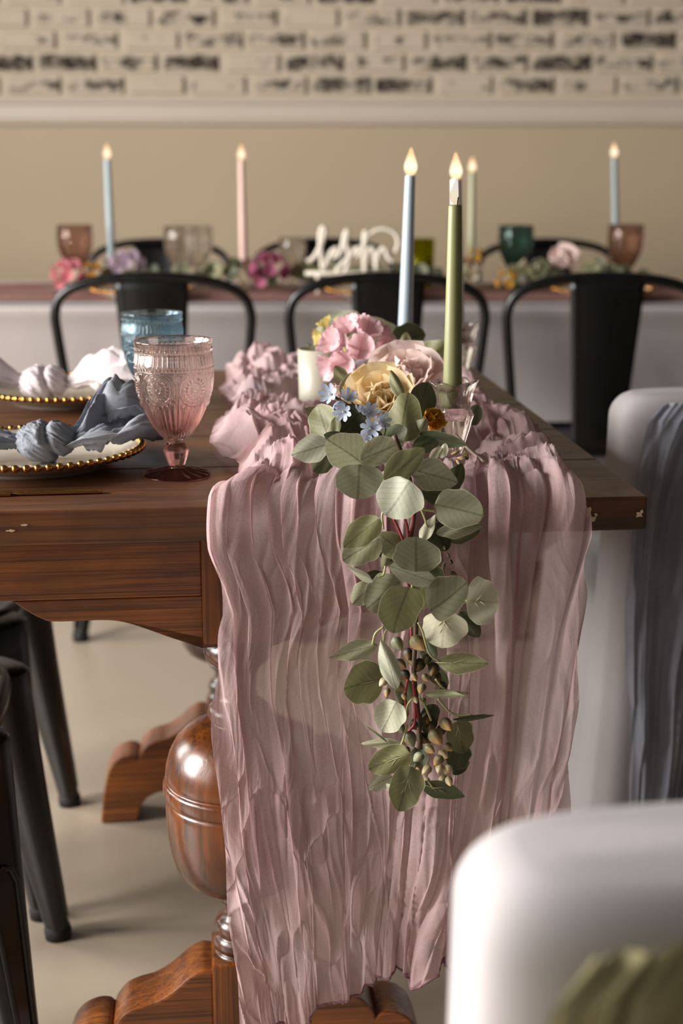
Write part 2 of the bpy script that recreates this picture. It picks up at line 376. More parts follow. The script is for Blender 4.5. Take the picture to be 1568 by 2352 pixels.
# apron frame
def rail(u0, u1, v0, v1, z0, z1, mat=M_WAPR, name='apron_rail', bev=.002):
    return tpart(name, box_mesh(name, u1-u0, v1-v0, z1-z0, bev), mat, (u0+u1)/2, (v0+v1)/2, (z0+z1)/2)
AZ0, AZ1 = .641, TH-TT
VF, VB = .072, TL-.112          # front faces of the near and far pedestals
for v0 in (VF+.010, VB+.0):
    rail(-.335, -.038, v0, v0+.028, AZ0, AZ1); rail(.038, .300, v0, v0+.028, AZ0, AZ1)
for u0 in (-.335, .272): 
    o = rail(u0, u0+.028, VF+.04, VB-.002, AZ0, AZ1, M_WAPR, 'side_rail')
    o.data.transform(Matrix.Rotation(0, 4, 'Z'))
def pedestal(v):
    """v = front face of the block"""
    vc = v+.038
    tpart('head_block', box_mesh('head_block', .076, .076, AZ1-.588, .003), M_WPOST, 0, vc, (AZ1+.588)/2)
    prof = [(.002, .590), (.031, .588), (.034, .583), (.0375, .576), (.0385, .568), (.036, .560), (.029, .554), (.023, .548), (.0205, .538), (.020, .525), (.0215, .512), (.028, .507),
            (.0335, .502), (.0355, .495), (.034, .488), (.029, .484), (.034, .483), (.048, .480), (.062, .473), (.073, .461), (.080, .447), (.084, .432), (.0852, .421), (.0835, .4185),
            (.0838, .4165), (.0870, .415), (.0882, .410), (.0882, .402), (.0868, .3985), (.0838, .397), (.0838, .395), (.0852, .393), (.0855, .375), (.0845, .352), (.0815, .330), (.076, .311), (.067, .296), (.054, .287),
            (.040, .283), (.029, .281), (.027, .276), (.030, .271), (.030, .267), (.0245, .262), (.0215, .254), (.0215, .249), (.025, .243), (.031, .238), (.0335, .231), (.032, .224),
            (.0295, .221), (.033, .218), (.0355, .211), (.034, .204), (.031, .201), (.034, .199), (.035, .193), (.002, .192)]
    pr2 = []
    for a, b in zip(prof[:-1], prof[1:]):
        for t in (0, .5): pr2.append((a[0]+(b[0]-a[0])*t, a[1]+(b[1]-a[1])*t))
    tpart('turned_post', lathe('turned_post', pr2[::-1]+[(.002, .590)], 56), M_WTURN, 0, vc, 0)
    tpart('foot_block', box_mesh('foot_block', .074, .080, .198, .003), M_WPOST, 0, vc, .099)
    # scrolled foot wings and bracket wings on both sides
    wing = [(.036, .002), (.036, .188), (.050, .189), (.066, .180), (.084, .164), (.104, .152), (.122, .147), (.138, .140), (.150, .126), (.154, .116),
            (.160, .121), (.172, .122), (.188, .116), (.200, .104), (.208, .084), (.214, .058), (.218, .028), (.221, .002), (.160, .002), (.156, .014), (.152, .030), (.140, .045), (.118, .054), (.096, .052), (.080, .040), (.072, .020), (.070, .002)]
    brk = [(.037, AZ0-.0005), (.300, AZ0-.0005), (.286, AZ0-.010), (.264, AZ0-.021), (.244, AZ0-.025), (.180, AZ0-.025), (.150, AZ0-.029), (.120, AZ0-.038), (.090, AZ0-.048), (.060, AZ0-.056), (.037, AZ0-.058)]
    wing = wing[:2]+[tuple(p) for p in spline([(x, z, 0) for x, z in wing[1:10]], 40)[1:-1, :2]]+[tuple(p) for p in spline([(x, z, 0) for x, z in wing[9:18]], 36)[:, :2]]+[tuple(p) for p in spline([(x, z, 0) for x, z in wing[18:]], 36)[:, :2]]
    brk = brk[:1]+[tuple(p) for p in spline([(x, z, 0) for x, z in brk[1:]], 50)[:, :2]]
    for s in (-1, 1):
        fo = [(s*x, z) for x, z in wing]; bo = [(s*x*(.80 if (s > 0 or x > .25) and x > .04 else .80 if x > .04 else 1), z) for x, z in brk]
        tpart('foot_wing', prism_mesh('foot_wing', fo, .070, .003), M_WAPR, 0, vc, 0)
        tpart('apron_bracket', prism_mesh('apron_bracket', bo, .026, .002), M_WAPR, 0, v+.024, 0)
pedestal(VF); pedestal(VB)
for z in (.680,): tpart('screw_head', lathe('screw_head', [(.0005, .001), (.002, .001), (.0024, 0), (.002, -.0008)], 10), m_plain('brass_screw', '8a6a3a', .4, .9), .022, VF-.0003, z, rot=(R(90), 0, 0))
# ================================================================ black metal bistro chairs
def m_blackmetal():
    n = NT('black_painted_steel'); v = n.mapping((1, 1, 1)); f = n.noise(v, 25, 4)
    return n.surf(n.pbr(n.mix(f, lin('050505'), lin('0b0a08')), n.math('ADD', n.math('MULTIPLY', f, .15), .24), .0, n.bump(n.noise(v, 160, 2), .04, .001), Specular_IOR_Level=.42))
M_BLK = m_blackmetal(); M_RUB = m_plain('black_rubber', '0c0c0b', .8)
def ring_sup(cx, cy, z, a, b, n=28, e=3.2):
    th = np.linspace(0, 2*math.pi, n, endpoint=False); c, s = np.cos(th), np.sin(th)
    return np.stack([cx+a*np.sign(c)*np.abs(c)**(2/e), cy+b*np.sign(s)*np.abs(s)**(2/e), np.full(n, z)], -1)
def make_chair(label):
    """front = +y, hoop back at -y"""
    t = thing('metal_chair', label, 'chair')
    # seat: pressed sheet with a rolled rim
    rings = [ring_sup(0, 0, .428, .156, .156), ring_sup(0, 0, .428, .162, .162), ring_sup(0, 0, .440, .165, .165), ring_sup(0, 0, .450, .163, .163), ring_sup(0, 0, .4545, .156, .156),
             ring_sup(0, 0, .4525, .146, .146), ring_sup(0, 0, .449, .15, .15), ring_sup(0, 0, .447, .08, .08), ring_sup(0, 0, .4465, .004, .004)]
    obj('seat', grid_mesh('seat', np.array(rings), wrap=True), M_BLK, t)
    for sx in (-1, 1):
        for sy in (-1, 1):
            top = Vector((sx*.128, sy*.130, .440)); bot = Vector((sx*.192, sy*(.190 if sy > 0 else .225), .012))
            rows = []
            for q in np.linspace(0, 1, 14):
                c = top.lerp(bot, q); wd = .036*(1-q)**1.1+.0175; wd2 = .022*(1-q)**1.2+.0155
                r = ring_sup(0, 0, 0, wd, wd2, 20, 2.6)
                # pressed channel: hollow the two outer faces a little
                r[:, 1] *= 1-.25*np.exp(-(r[:, 0]/(wd*.4))**2)*(1 if q > .06 and q < .93 else 0)
                an = math.atan2(sy, sx)+math.pi/2; ca, sa = math.cos(an), math.sin(an)
                rows.append(np.stack([c.x+r[:, 0]*ca-r[:, 1]*sa, c.y+r[:, 0]*sa+r[:, 1]*ca, np.full(20, c.z)], -1))
            cp = rows[0]; ctr = cp.mean(0); inn = np.array([sx*.100, sy*.100, 0])
            rows = [np.repeat(np.array([[sx*.100, sy*.100, .4515]]), 20, 0), cp*.35+np.array([sx*.100, sy*.100, .4515])*.65+np.array([0, 0, .0005]), cp*.8+np.array([sx*.1, sy*.1, .44])*.2+np.array([0, 0, .0085]), cp*.96+np.array([sx*.1, sy*.1, .44])*.04+np.array([0, 0, .004])]+rows
            lg = obj('leg', grid_mesh('leg', np.array(rows), wrap=True), M_BLK, t)
            # raised hairpin rib on the outer face
            od = Vector((sx, sy, 0)).normalized(); sd = Vector((-od.y, od.x, 0)); path = []
            for q, s in [(.95, -.3)]+[(x, -.34) for x in np.linspace(.85, .38, 5)]+[(.34, -.22), (.325, 0), (.34, .22)]+[(x, .34) for x in np.linspace(.38, .85, 5)]+[(.95, .3)]:
                c = top.lerp(bot, q); wd = .036*(1-q)**1.1+.0175; wd2 = .022*(1-q)**1.2+.0155
                path.append(c+sd*wd*s*1.4+od*(wd2*.86))
            obj('pressed_rib', tube_mesh('pressed_rib', path, .0042, 6), M_BLK, lg)
            obj('rubber_foot', lathe('rubber_foot', [(.001, 0), (.019, 0), (.020, .012), (.018, .020), (.001, .020)], 16), M_RUB, lg, loc=(bot.x, bot.y, 0))
    # hoop back
    hp = [(-.176, -.150, .44), (-.196, -.166, .52), (-.208, -.182, .62), (-.218, -.196, .72), (-.2195, -.203, .765), (-.205, -.209, .803), (-.165, -.214, .828), (-.10, -.217, .843), (0, -.219, .849)]
    hp = hp+[(-x, y, z) for x, y, z in hp[-2::-1]]
    obj('back_hoop', tube_mesh('back_hoop', spline(hp, 60), .0115, 10), M_BLK, t)
    # splat: bowed sheet, wider at the top, rolled edges
    P = np.zeros((16, 13, 3))
    for i, q in enumerate(np.linspace(0, 1, 16)):
        z = .445+q*.398; yy = np.interp(z, [.44, .62, .72, .85], [-.160, -.185, -.199, -.220]); hw = .058+.026*q
        for j, s in enumerate(np.linspace(-1, 1, 13)): P[i, j] = (s*hw, yy-.010*(1-s*s)-.003*abs(s)**8, z)
    sp = obj('splat', grid_mesh('splat', P), M_BLK, t); md = sp.modifiers.new('thick', 'SOLIDIFY'); md.thickness = .0025
    # cross brace under the seat
    for s in (-1, 1):
        obj('brace', tube_mesh('brace', [(-.165, s*.165, .30), (0, 0, .325), (.165, -s*.165, .30)], .007, 6), M_BLK, t)
    return t
GL = 'black metal chairs at the white table'
ch0 = make_chair('black metal chair with hoop back, drawn up beside blue napkin setting')
def px_chair(px, y): return (on_y(px, 660, y).x)
NEAR_CH = [(347, 3.41, .0, 'black metal hoop-back chair behind the blue and pink goblets'),
           (886, 3.41, .02, 'black metal hoop-back chair directly behind the floral centrepiece'),
           (1402, 3.41, -.03, 'black metal hoop-back chair behind the wooden table corner, by grey drape')]
for px, y, rz, lb in NEAR_CH: dup(ch0, (px_chair(px, y-.22), y, 0), rz, lb, 'near side chairs at the white table')
FAR_CH = [(372, 4.37, math.pi+.04, 'black metal chair beyond white table, behind the clear goblets'),
          (742, 4.40, math.pi, 'black metal chair beyond white table, behind the white script sign'),
          (1252, 4.37, math.pi-.03, 'black metal chair beyond white table, behind the teal goblet')]
for px, y, rz, lb in FAR_CH: dup(ch0, (on_y(px, 560, y+.22).x, y, 0), rz, lb, 'far side chairs at the white table')
# left side of the wooden table (front of the chair = +x)
def left_chair(o, f1, f2):
    """floor points of the two front feet (local (+.192,.19), (-.192,.19))"""
    a, b = Vector(f1), Vector(f2); d = (a-b); ang = math.atan2(d.y, d.x); mid = (a+b)/2
    fwd = Vector((-math.sin(ang), math.cos(ang)))
    o.location = (mid.x-fwd.x*.19, mid.y-fwd.y*.19, 0); o.rotation_euler = (0, 0, ang)
left_chair(ch0, (-.372, 1.495), (-.412, 1.855))
ch0['group'] = 'black chairs along the wooden table'
c2 = dup(ch0, (0, 0, 0), 0, 'black metal chair drawn up beside white napkin setting', 'black chairs along the wooden table')
left_chair(c2, (-.448, 1.925), (-.478, 2.305))

# ================================================================ white covered chairs
M_COVER = m_cloth('white_chair_cover', 'b6b0b0', .03, .1)
def make_cover_chair(label, loc, rz, hw=.22, top=.79, rad=.036, th=.058, seat=1, e0=5):
    t = thing('covered_chair', label, 'chair', loc, rz)
    n = 64
    def ring(z, a, b, cy, e): return ring_sup(0, cy, z, a, b, n, e)
    rows = []
    for z in np.linspace(0, top-rad, 22):
        q = z/(top-rad); fl = .035*(1-q)**1.6
        r = ring(z, hw+fl, th+.02*(1-q), 0, e0)
        th_ = np.linspace(0, 2*math.pi, n, endpoint=False)
        r[:, 1] += .004*(1-q)*np.sin(th_*9+1); rows.append(r)
    for a in np.linspace(0, math.pi/2, 10)[1:]:
        k = rad*(1-math.cos(a)); rows.append(ring(top-rad+rad*math.sin(a), hw-k, th-k*.55, 0, e0-.16*e0*a/(math.pi/2)))
    rows.append(ring(top+.002, .8*hw, th*.5, 0, 4)); rows.append(ring(top+.003, .001, .0005, 0, 2))
    obj('back_cover', grid_mesh('back_cover', np.array(rows), wrap=True), M_COVER, t)
    rows = []
    for z, a, b in [(0, hw+.03, .235), (.2, hw+.015, .225), (.40, hw, .215), (.445, hw-.003, .212), (.462, hw-.02, .195), (.466, hw-.06, .15), (.466, .002, .002)]:
        r = ring(z, a, b, .235*seat, 6); rows.append(r)
    obj('seat_cover', grid_mesh('seat_cover', np.array(rows), wrap=True), M_COVER, t)
    return t
cvA = on_y(1398, 930, 2.05); cvB = on_y(1075, 1990, .70)
CA_LOC = (.600, 1.99, 0); CB_LOC = (.276, .640, 0); CA_RZ = R(6); CB_RZ = R(6)
make_cover_chair('white cloth covered chair with grey gauze sash beside wooden table corner', CA_LOC, CA_RZ, top=.785)
make_cover_chair('white cloth covered chair with olive green gauze sash', CB_LOC, CB_RZ, top=.782, seat=-1, e0=4.6)
def sash(name, label, mat, loc, rz, outline, y0, seed, topz, zmin=.10):
    """gauze sash folded over the top of a covered chair back and hanging down its outer face; outline: z -> (xl, xr)"""
    n, m = 150, 170; zs = np.linspace(zmin, topz, n); ol = np.array(outline)
    P = np.zeros((n, m, 3)); UV = np.zeros((n, m, 2)); s = np.linspace(0, 1, m)
    for i, z in enumerate(zs):
        xl = np.interp(z, ol[:, 0], ol[:, 1]); xr = np.interp(z, ol[:, 0], ol[:, 2]); l = z
        x = xl+(xr-xl)*s; d = .018*ridge(s*9+.8*vn(s*3, l*4, seed), l*2.2, seed, 2)+.010*ridge(s*22+vn(s*5, l*5, seed+1), l*5, seed+2, 2)
        k = sstep(topz-.05, topz, z); flare = .02*(1-min(1, z/.5))**1.6
        P[i, :, 0] = x; P[i, :, 1] = y0-.004-d-flare+k*.010*(sstep(topz-.03, topz, z)); P[i, :, 2] = z-.012*(1-np.minimum(1, np.minimum(s, 1-s)*9))**2*k*.4
        UV[i, :, 0] = s*.55; UV[i, :, 1] = l
    t = obj(name, grid_mesh(name, P, UV), mat, None, loc=loc, rot=(0, 0, rz)); tag(t, label, 'chair sash'); return t
M_GREYG = m_gauze('slate_grey_gauze', 'a3a5af', '7c7e88', .96, .2); M_GREENG = m_gauze('olive_gauze', 'a39d78', '6f6744', .97, .2)
sash('chair_sash', 'slate grey crinkled gauze sash hanging down a white covered chair', M_GREYG, CA_LOC, CA_RZ,
     [(.10, -.190, -.105), (.20, -.197, -.080), (.30, -.200, -.05), (.40, -.210, -.02), (.50, -.217, .03), (.60, -.214, .06), (.70, -.208, .10), (.76, -.200, .14), (.785, -.175, .15)], -.068, 3, .783)
sash('chair_sash', 'olive green crinkled gauze sash hanging down a white covered chair', M_GREENG, CB_LOC, CB_RZ,
     [(.10, -.212, .20), (.45, -.214, .20), (.60, -.213, .21), (.68, -.209, .21), (.72, -.207, .215), (.75, -.198, .215), (.771, -.175, .215)], -.066, 8, .771, .475)
# ================================================================ mauve cheesecloth runner over the wooden table
M_MAUVE = m_gauze('mauve_cheesecloth', 'e4cbcb', 'caa6a8', .80, .36)
M_HEM = m_gauze('mauve_rolled_hem', 'b08b8f', '8f6a70', .97, .2)
def edge_hang(pts, v=-.02):
    a = []
    for px, py in pts: u, _, z = to_uv(on_v(px, py, v)); a.append((z, u))
    a.sort(); return np.array(a)
def edge_table(pts, z=.785):
    a = []
    for px, py in pts: u, v, _ = to_uv(on_z(px, py, z)); a.append((v, u))
    a.sort(); return np.array(a)
HL = edge_hang([(452, 1140), (468, 1250), (492, 1330), (506, 1400), (492, 1500), (484, 1600), (494, 1700), (500, 1780), (506, 1880), (514, 1960), (530, 2080), (546, 2200), (556, 2300), (566, 2400)])
HR = edge_hang([(1347, 1130), (1341, 1250), (1336, 1400), (1326, 1550), (1312, 1700), (1296, 1850), (1275, 2050), (1240, 2260)])
TLE = edge_table([(452, 1136), (500, 1112), (545, 1078), (548, 1040), (515, 1018), (480, 985), (492, 945), (540, 915), (520, 890), (500, 872), (520, 850)])
TRE = edge_table([(1347, 1126), (1325, 1085), (1300, 1045), (1285, 1010), (1245, 975), (1180, 955), (1150, 925), (1130, 895), (1105, 868), (1090, 848)])
VMAX = .955; LH = .62; RB = .010
def runner_point(s, l, hemoff):
    """s across 0..1, l metres along: 0 = table edge, negative = hanging, positive = on the table"""
    hang = l < 0
    z_h = TH+.004+l; vv = np.clip(l, 0, None)
    bl = sstep(-.05, .06, l)
    uL = np.interp(z_h, HL[:, 0], HL[:, 1])*(1-bl)+np.interp(vv, TLE[:, 0], TLE[:, 1])*bl
    uR = np.interp(z_h, HR[:, 0], HR[:, 1])*(1-bl)+np.interp(vv, TRE[:, 0], TRE[:, 1])*bl
    top = np.exp(-np.clip(-l, 0, 9)/.16); k = np.clip(-l, 0, 9)
    # sheared coordinate: folds fan out and lean to the left as they fall
    lean = (.9*(s-.30))*k**1.1*1.15+.05*vn(s*3, l*4, 21)
    q = s+lean*.55+.02*vn(s*7, l*6, 3)
    # gathered pipes: rounded folds with sharp valleys, deepest where the cloth turns over the edge
    bil = lambda x, y, sd_, p=.8: np.abs(vn(x, y, sd_))**p
    wrp = 1.15*vn(q*3.1, l*1.7, 5)+.35*vn(q*9, l*3.4, 19)
    ph = 2*math.pi*(q*11+wrp); A1 = .012*top+.006
    low = sstep(.04, .38, k); mk = sstep(-.25, .35, vn(q*7, l*6, 50)); mk2 = sstep(-.2, .4, vn(q*5+3, l*9, 51))
    d = (.030*top+.0060)*bil(q*21+wrp, l*.9+.3, 7, .70)*(.35+.9*np.abs(vn(q*6, l*1.5, 9)))+.017*bil(q*9+.7*wrp, l*.8, 10, .85)
    r2 = ridge(q*30+1.3*vn(q*6, l*5, 6), l*3.0, 12, 2.6); d = d+.0046*r2*mk*(1-.45*low)
    r3 = ridge(q*58+1.6*vn(q*9, l*9, 8), l*7.0+q*3, 14, 2.2); d = d+.0026*r3*(.25+.75*mk2)
    dr = 1-2*sstep(.4, .7, s)
    cro = bil(q*6+l*3.5*dr, l*5.5-q*4, 15, .75)+.55*bil(q*13-l*4*dr, l*9+q*4, 17, .8); d = d+.0135*cro*low
    thin = ridge(q*14+l*9*dr+.8*wrp, l*5+q*2, 52, 7)+.7*ridge(q*22+l*4*dr+.6*wrp, l*8-q*3, 53, 7); d = d+.0036*thin*low
    r4 = ridge(q*110+1.5*vn(q*20, l*22, 4), l*19, 16, 1.5); d = d+.0006*r4
    # big slow billow of the hanging panel
    bill = .016*vn(s*3.2, l*2.1, 18)*sstep(.02, .35, k)+.010*np.sin(s*7+1)*sstep(.1, .5, k)
    # table part: scrunched crosswise folds
    on = sstep(-.01, .08, l); v_ = np.clip(l, 0, 9)
    side = np.abs(s-.50)*2; sd = sstep(.10, .60, side)
    w1 = vn(s*4, v_*6, 31); w2 = vn(s*7, v_*9, 32)
    g1 = bil(s*3.0+.9*w2, v_*11+1.1*w1+s*2.0, 36, .7); g2 = bil(s*8+1.2*w1+v_*6, v_*21+1.4*w2-s*4, 37, .8)
    g3 = ridge(s*30+2.2*w2+v_*12, v_*12+1.4*w1, 38, 2.0)+.8*ridge(s*11+1.4*w1, v_*42+2.2*w2, 40, 2.2); g4 = ridge(s*60+2.0*w2, v_*60+2*w1, 39, 1.6)
    dt = .004+.032*(1-.35*sstep(.35, .8, v_))*g1*(.22+.78*sd)+.020*g2*(.35+.65*sd)+.0066*g3+.0018*g4
    edgefall = sstep(0, .10, s)*sstep(0, .08, 1-s); dt = dt*(.25+.75*edgefall)
    d = d*(1-on)+dt*on
    # a doubled fold on the left front panel
    fold = np.exp(-((s-.60)/.055)**2)*sstep(.18, .50, k)
    u = uL+(uR-uL)*(s+.012*np.sin(2*math.pi*q*6+2)*sstep(0, .1, k))
    u = u-.30*A1*np.sin(2*ph)*(1-on)+.010*fold*np.sin((s-.60)/.055*1.9+.4)*1.5
    # base curve with a rounded corner at the table edge
    r_ = .013; qa = r_*math.pi/4; ang = np.clip((l+qa)/(2*qa), 0, 1)*math.pi/2
    wv_ = sstep(-.045, .045, l)*math.pi/2; nv = -np.cos(wv_); nz = np.sin(wv_)
    bv = -.006-.010*sstep(0, .4, k)+r_*(1-np.cos(ang))+np.clip(l-qa, 0, None)
    bz = TH+.003-r_*(1-np.sin(ang))-np.clip(-l-qa, 0, None)
    v = bv+nv*d-bill*(1-on)-.012*fold*(1-on)*(1+np.cos((s-.6)/.055*1.2)); z = bz+nz*d
    return u, v, z
NL, NS = 620, 560
s = np.linspace(0, 1, NS)
hem = .565+.030*np.cos((s-.02)*6)+.018*vn(s*9, 0*s, 41)+.012*vn(s*23, 0*s, 42)-.030*sstep(.56, .66, s)
hem = hem+.055*np.exp(-(s/.035)**2)-.02*np.exp(-((s-.09)/.05)**2)
g = np.concatenate([np.linspace(-1, 0, 390, endpoint=False), np.linspace(0, 1, NL-390)])
S, G = np.meshgrid(s, g); L = np.where(G < 0, G*hem[None, :], G*VMAX)
U_, V_, Z_ = runner_point(S, L, 0)
# the cloth lies pressed flat under the candle holders and the votive cup
XW = TC.x+EX.x*U_+EY.x*V_; YW_ = TC.y+EX.y*U_+EY.y*V_
for (px, py, yy, rad) in ((1041, 900, 1.555, .030), (931, 760, 2.10, .031), (1058, 860, 2.17, .031), (735, 880, None, .033)):
    c_ = on_y(px, py, yy) if yy else on_v(px, py, .52)
    f_ = sstep(rad*1.05, rad*1.9, np.hypot(XW-c_.x, YW_-c_.y)); Z_ = np.where(L > 0, TH+.0025+(Z_-TH-.0025)*f_, Z_)
Z_ = np.maximum(Z_, np.where(L > 0, TH+.0015, .02))
PW = np.zeros((NL, NS, 3))
PW[..., 0] = TC.x+EX.x*U_+EY.x*V_; PW[..., 1] = TC.y+EX.y*U_+EY.y*V_; PW[..., 2] = Z_
UVr = np.stack([S*.62, L], -1)
rn = thing('table_runner', 'sheer crinkled mauve cheesecloth runner hanging over the wooden table end', 'table runner', T(.17, .3, TH))
wpart('gauze', grid_mesh('gauze', PW, UVr), M_MAUVE, rn)
def hem_part(line, rad=.0016):
    n = len(line); P = tube_pts([Vector(p) for p in line], [rad*(1+.35*math.sin(i*1.9)) for i in range(n)], 5)
    UV = np.zeros((n, 5, 2)); UV[..., 0] = np.arange(5)/5*.01; UV[..., 1] = np.linspace(0, 1, n)[:, None]
    return wpart('rolled_hem', grid_mesh('rolled_hem', P, UV, wrap=True), M_HEM, rn)
hem_part(PW[0, ::2])

# ================================================================ pressed glass goblets
def goblet_mesh(na=420, relief=1.0, nz=200):
    pz = [(.151, .0428), (.1495, .0431), (.147, .0425), (.1445, .0415), (.142, .0408), (.138, .0404), (.132, .0413), (.126, .0424), (.122, .0425), (.111, .0419), (.100, .0408), (.0886, .0381), (.0833, .0363),
          (.0734, .0318), (.0583, .0247), (.047, .0172), (.0415, .0118), (.0395, .0092), (.0380, .0090), (.0365, .0098), (.0288, .0137), (.020, .0115), (.0121, .0090), (.0098, .0088), (.0085, .0105), (.0068, .0190), (.0048, .0290), (.0034, .0360), (.0024, .0375), (.0010, .0373), (.0, .0362)]
    pz = np.array(pz)[::-1]; zz = np.concatenate([np.linspace(0, .010, 14, endpoint=False), np.linspace(.010, .040, 26, endpoint=False), np.linspace(.040, .151, nz)])
    rr = np.interp(zz, pz[:, 0], pz[:, 1]); k = np.array([.25, .5, .25])
    a = np.linspace(0, 2*math.pi, na, endpoint=False); Z, A = np.meshgrid(zz, a, indexing='ij'); RR = np.repeat(rr[:, None], na, 1)
    h = np.zeros_like(RR); g = lambda x, w: np.exp(-(x/w)**2)
    if relief:
        bead = lambda z0, n, r, off=0: np.sqrt(np.clip(1-((Z-z0)/r)**2-((((A*n/(2*math.pi)+off) % 1)-.5)*(2*math.pi*.041/n)/r)**2, 0, 1))*r
        h += bead(.1412, 46, .0024)*.75
        h += .0012*np.abs(np.cos(A*24))*sstep(.1235, .1265, Z)*(1-sstep(.1365, .1385, Z))
        h += bead(.1215, 64, .0018)*.6+g(Z-.1245, .0006)*.0005+g(Z-.1188, .0005)*.0004
        for m in range(6):
            ac = m*math.pi/3+R(-19.7); da = (A-ac+math.pi) % (2*math.pi)-math.pi
            x = da*.0405; y = Z-.1005; rd = np.hypot(x, y); an = np.arctan2(y, x)
            h += (g(rd-.0150, .0006)+g(rd-.0168, .0006)+.6*g(rd-.0192, .0006))*.0011*(np.abs(x) < .021)
            pet = np.clip(np.abs(np.cos(an*9)), 0, 1)**1.2
            h += .0016*pet*sstep(.002, .0045, rd)*(1-sstep(.0078, .0088, rd))
            h += .0014*(np.abs(np.cos(an*9+math.pi/2*1))**2)*sstep(.0092, .0102, rd)*(1-sstep(.0125, .0135, rd))
            h += .0012*g(rd, .0016)
            for k2 in range(-3, 4):        # beads hanging under each medallion
                aa = -math.pi/2+k2*.30; bx, by = .0205*math.cos(aa), .0205*math.sin(aa)
                h += np.sqrt(np.clip(1-((x-bx)**2+(y-by)**2)/.0027**2, 0, 1))*.0018
            rb = (A-(ac+math.pi/6)+math.pi) % (2*math.pi)-math.pi
            h += (g(rb*.0405, .0007)+.7*g(np.abs(rb*.0405)-.0018, .0006))*.0011*sstep(.052, .06, Z)*(1-sstep(.116, .119, Z))
        h += .0013*np.abs(np.cos(A*18))*(1-sstep(.074, .084, Z))*sstep(.040, .047, Z)*np.clip(RR/.03, 0, 1)
    fac = sstep(.0385, .0370, Z)*sstep(.0095, .0105, Z)         # faceted knob
    ft = sstep(.0100, .0085, Z)*sstep(.0020, .0040, Z)          # ribbed foot
    a8 = (A % (math.pi/4))-math.pi/8
    RR = RR*(1-fac)+RR*(math.cos(math.pi/8)/np.cos(a8))*fac*1.03
    RO = RR+h*relief*1.25
    P = np.zeros(Z.shape+(3,)); P[..., 0] = RO*np.cos(A); P[..., 1] = RO*np.sin(A); P[..., 2] = Z+ft*.0007*np.cos(A*16)
    # inner bowl
    zi = np.linspace(.151, .046, 40); ri = np.maximum(np.interp(zi, pz[:, 0], pz[:, 1])-np.interp(zi, [.046, .08, .145, .151], [.006, .0034, .0024, .0010]), .0005)
    ri = ri*np.clip((zi-.0455)/.012, 0, 1)**.5
    Pi = np.zeros((40, na, 3)); Pi[..., 0] = ri[:, None]*np.cos(a); Pi[..., 1] = ri[:, None]*np.sin(a); Pi[..., 2] = zi[:, None]
    cap = np.zeros((1, na, 3))
    return grid_mesh('goblet_glass', np.concatenate([cap, P, Pi], 0), wrap=True)
GOB = goblet_mesh(); GOBL = goblet_mesh(96, 1.0, 60)
M_PINKG = m_glass('pink_pressed_glass', 'fff9f7', 'f6d9d4', 0, .151, .36)
M_BLUEG = m_glass('blue_pressed_glass', 'dbeaf0', 'a9cbdb', 0, .151, .3)
M_ROSEG = m_glass('dusky_rose_glass', 'eee2dc', 'dfccc4', 0, .151, .36); M_TEALG = m_glass('teal_glass', 'c3d4d1', '9dbab6', 0, .151, .3)
M_CLEARG = m_glass('clear_glass', 'fdfcfa', 'faf8f5', 0, .151, .42)
def goblet(me, mat, loc, label, sc=1.0, rz=0):
    m2 = me.copy(); m2.materials.clear(); o = obj('goblet', m2, mat, None, loc=loc, rot=(0, 0, rz)); o.scale = (sc, sc, sc)
    return tag(o, label, 'goblet')
gp = on_z(406, 1092, TH)
goblet(GOB, M_PINKG, (gp.x, gp.y, TH), 'pink pressed glass goblet with medallions standing on the wooden table', rz=-math.pi/2)
gb = on_y(357, 1000, 1.90)
goblet(GOB, M_BLUEG, (gb.x, 1.90, TH), 'blue pressed glass goblet standing on the wooden table', .95)

# ================================================================ beaded plates
M_CERAM = m_plain('cream_glazed_ceramic', 'c6bdae', .22, var=.03, Coat_Weight=.4); M_GOLD = m_plain('antique_gold', 'c08a45', .26, 1.0, var=.12, scale=60)
PR = .123
plate_prof = [(.0005, .004), (.060, .004), (.074, .0025), (.078, .000), (.081, .000), (.0835, .003), (.092, .0065), (.108, .0125), (.1185, .0175), (PR, .0200), (PR+.0008, .0212), (PR-.001, .0222), (.114, .0185), (.098, .0115), (.084, .0085), (.0005, .0080)]
PLM = lathe('plate_body', plate_prof, 72); PLR = tube_mesh('gold_band', [(PR*math.cos(a), PR*math.sin(a), .0215) for a in np.linspace(0, 2*math.pi, 72, endpoint=False)], .0016, 6, True)
BEAD = lathe('bead', [(.00001, -.0044), (.0022, -.0038), (.0038, -.0022), (.0044, 0), (.0038, .0022), (.0022, .0038), (.00001, .0044)], 10)
NBEAD = 66
def plate(loc, label, beads=True, sc=1.0):
    t = thing('beaded_plate', label, 'plate', loc); obj('plate_body', PLM, M_CERAM, t); obj('gold_band', PLR, M_GOLD, t)
    if beads:
        for k in range(NBEAD):
            a = 2*math.pi*k/NBEAD; obj('bead', BEAD, M_GOLD, t, loc=(PR*math.cos(a), PR*math.sin(a), .0215))
    return t
P1 = Vector((-.352, 1.60, TH)); P2 = Vector((-.394, 2.045, TH))
plate(P1, 'cream plate with gold beaded rim holding the blue grey napkin'); plate(P2, 'cream plate with gold beaded rim holding the white napkin')
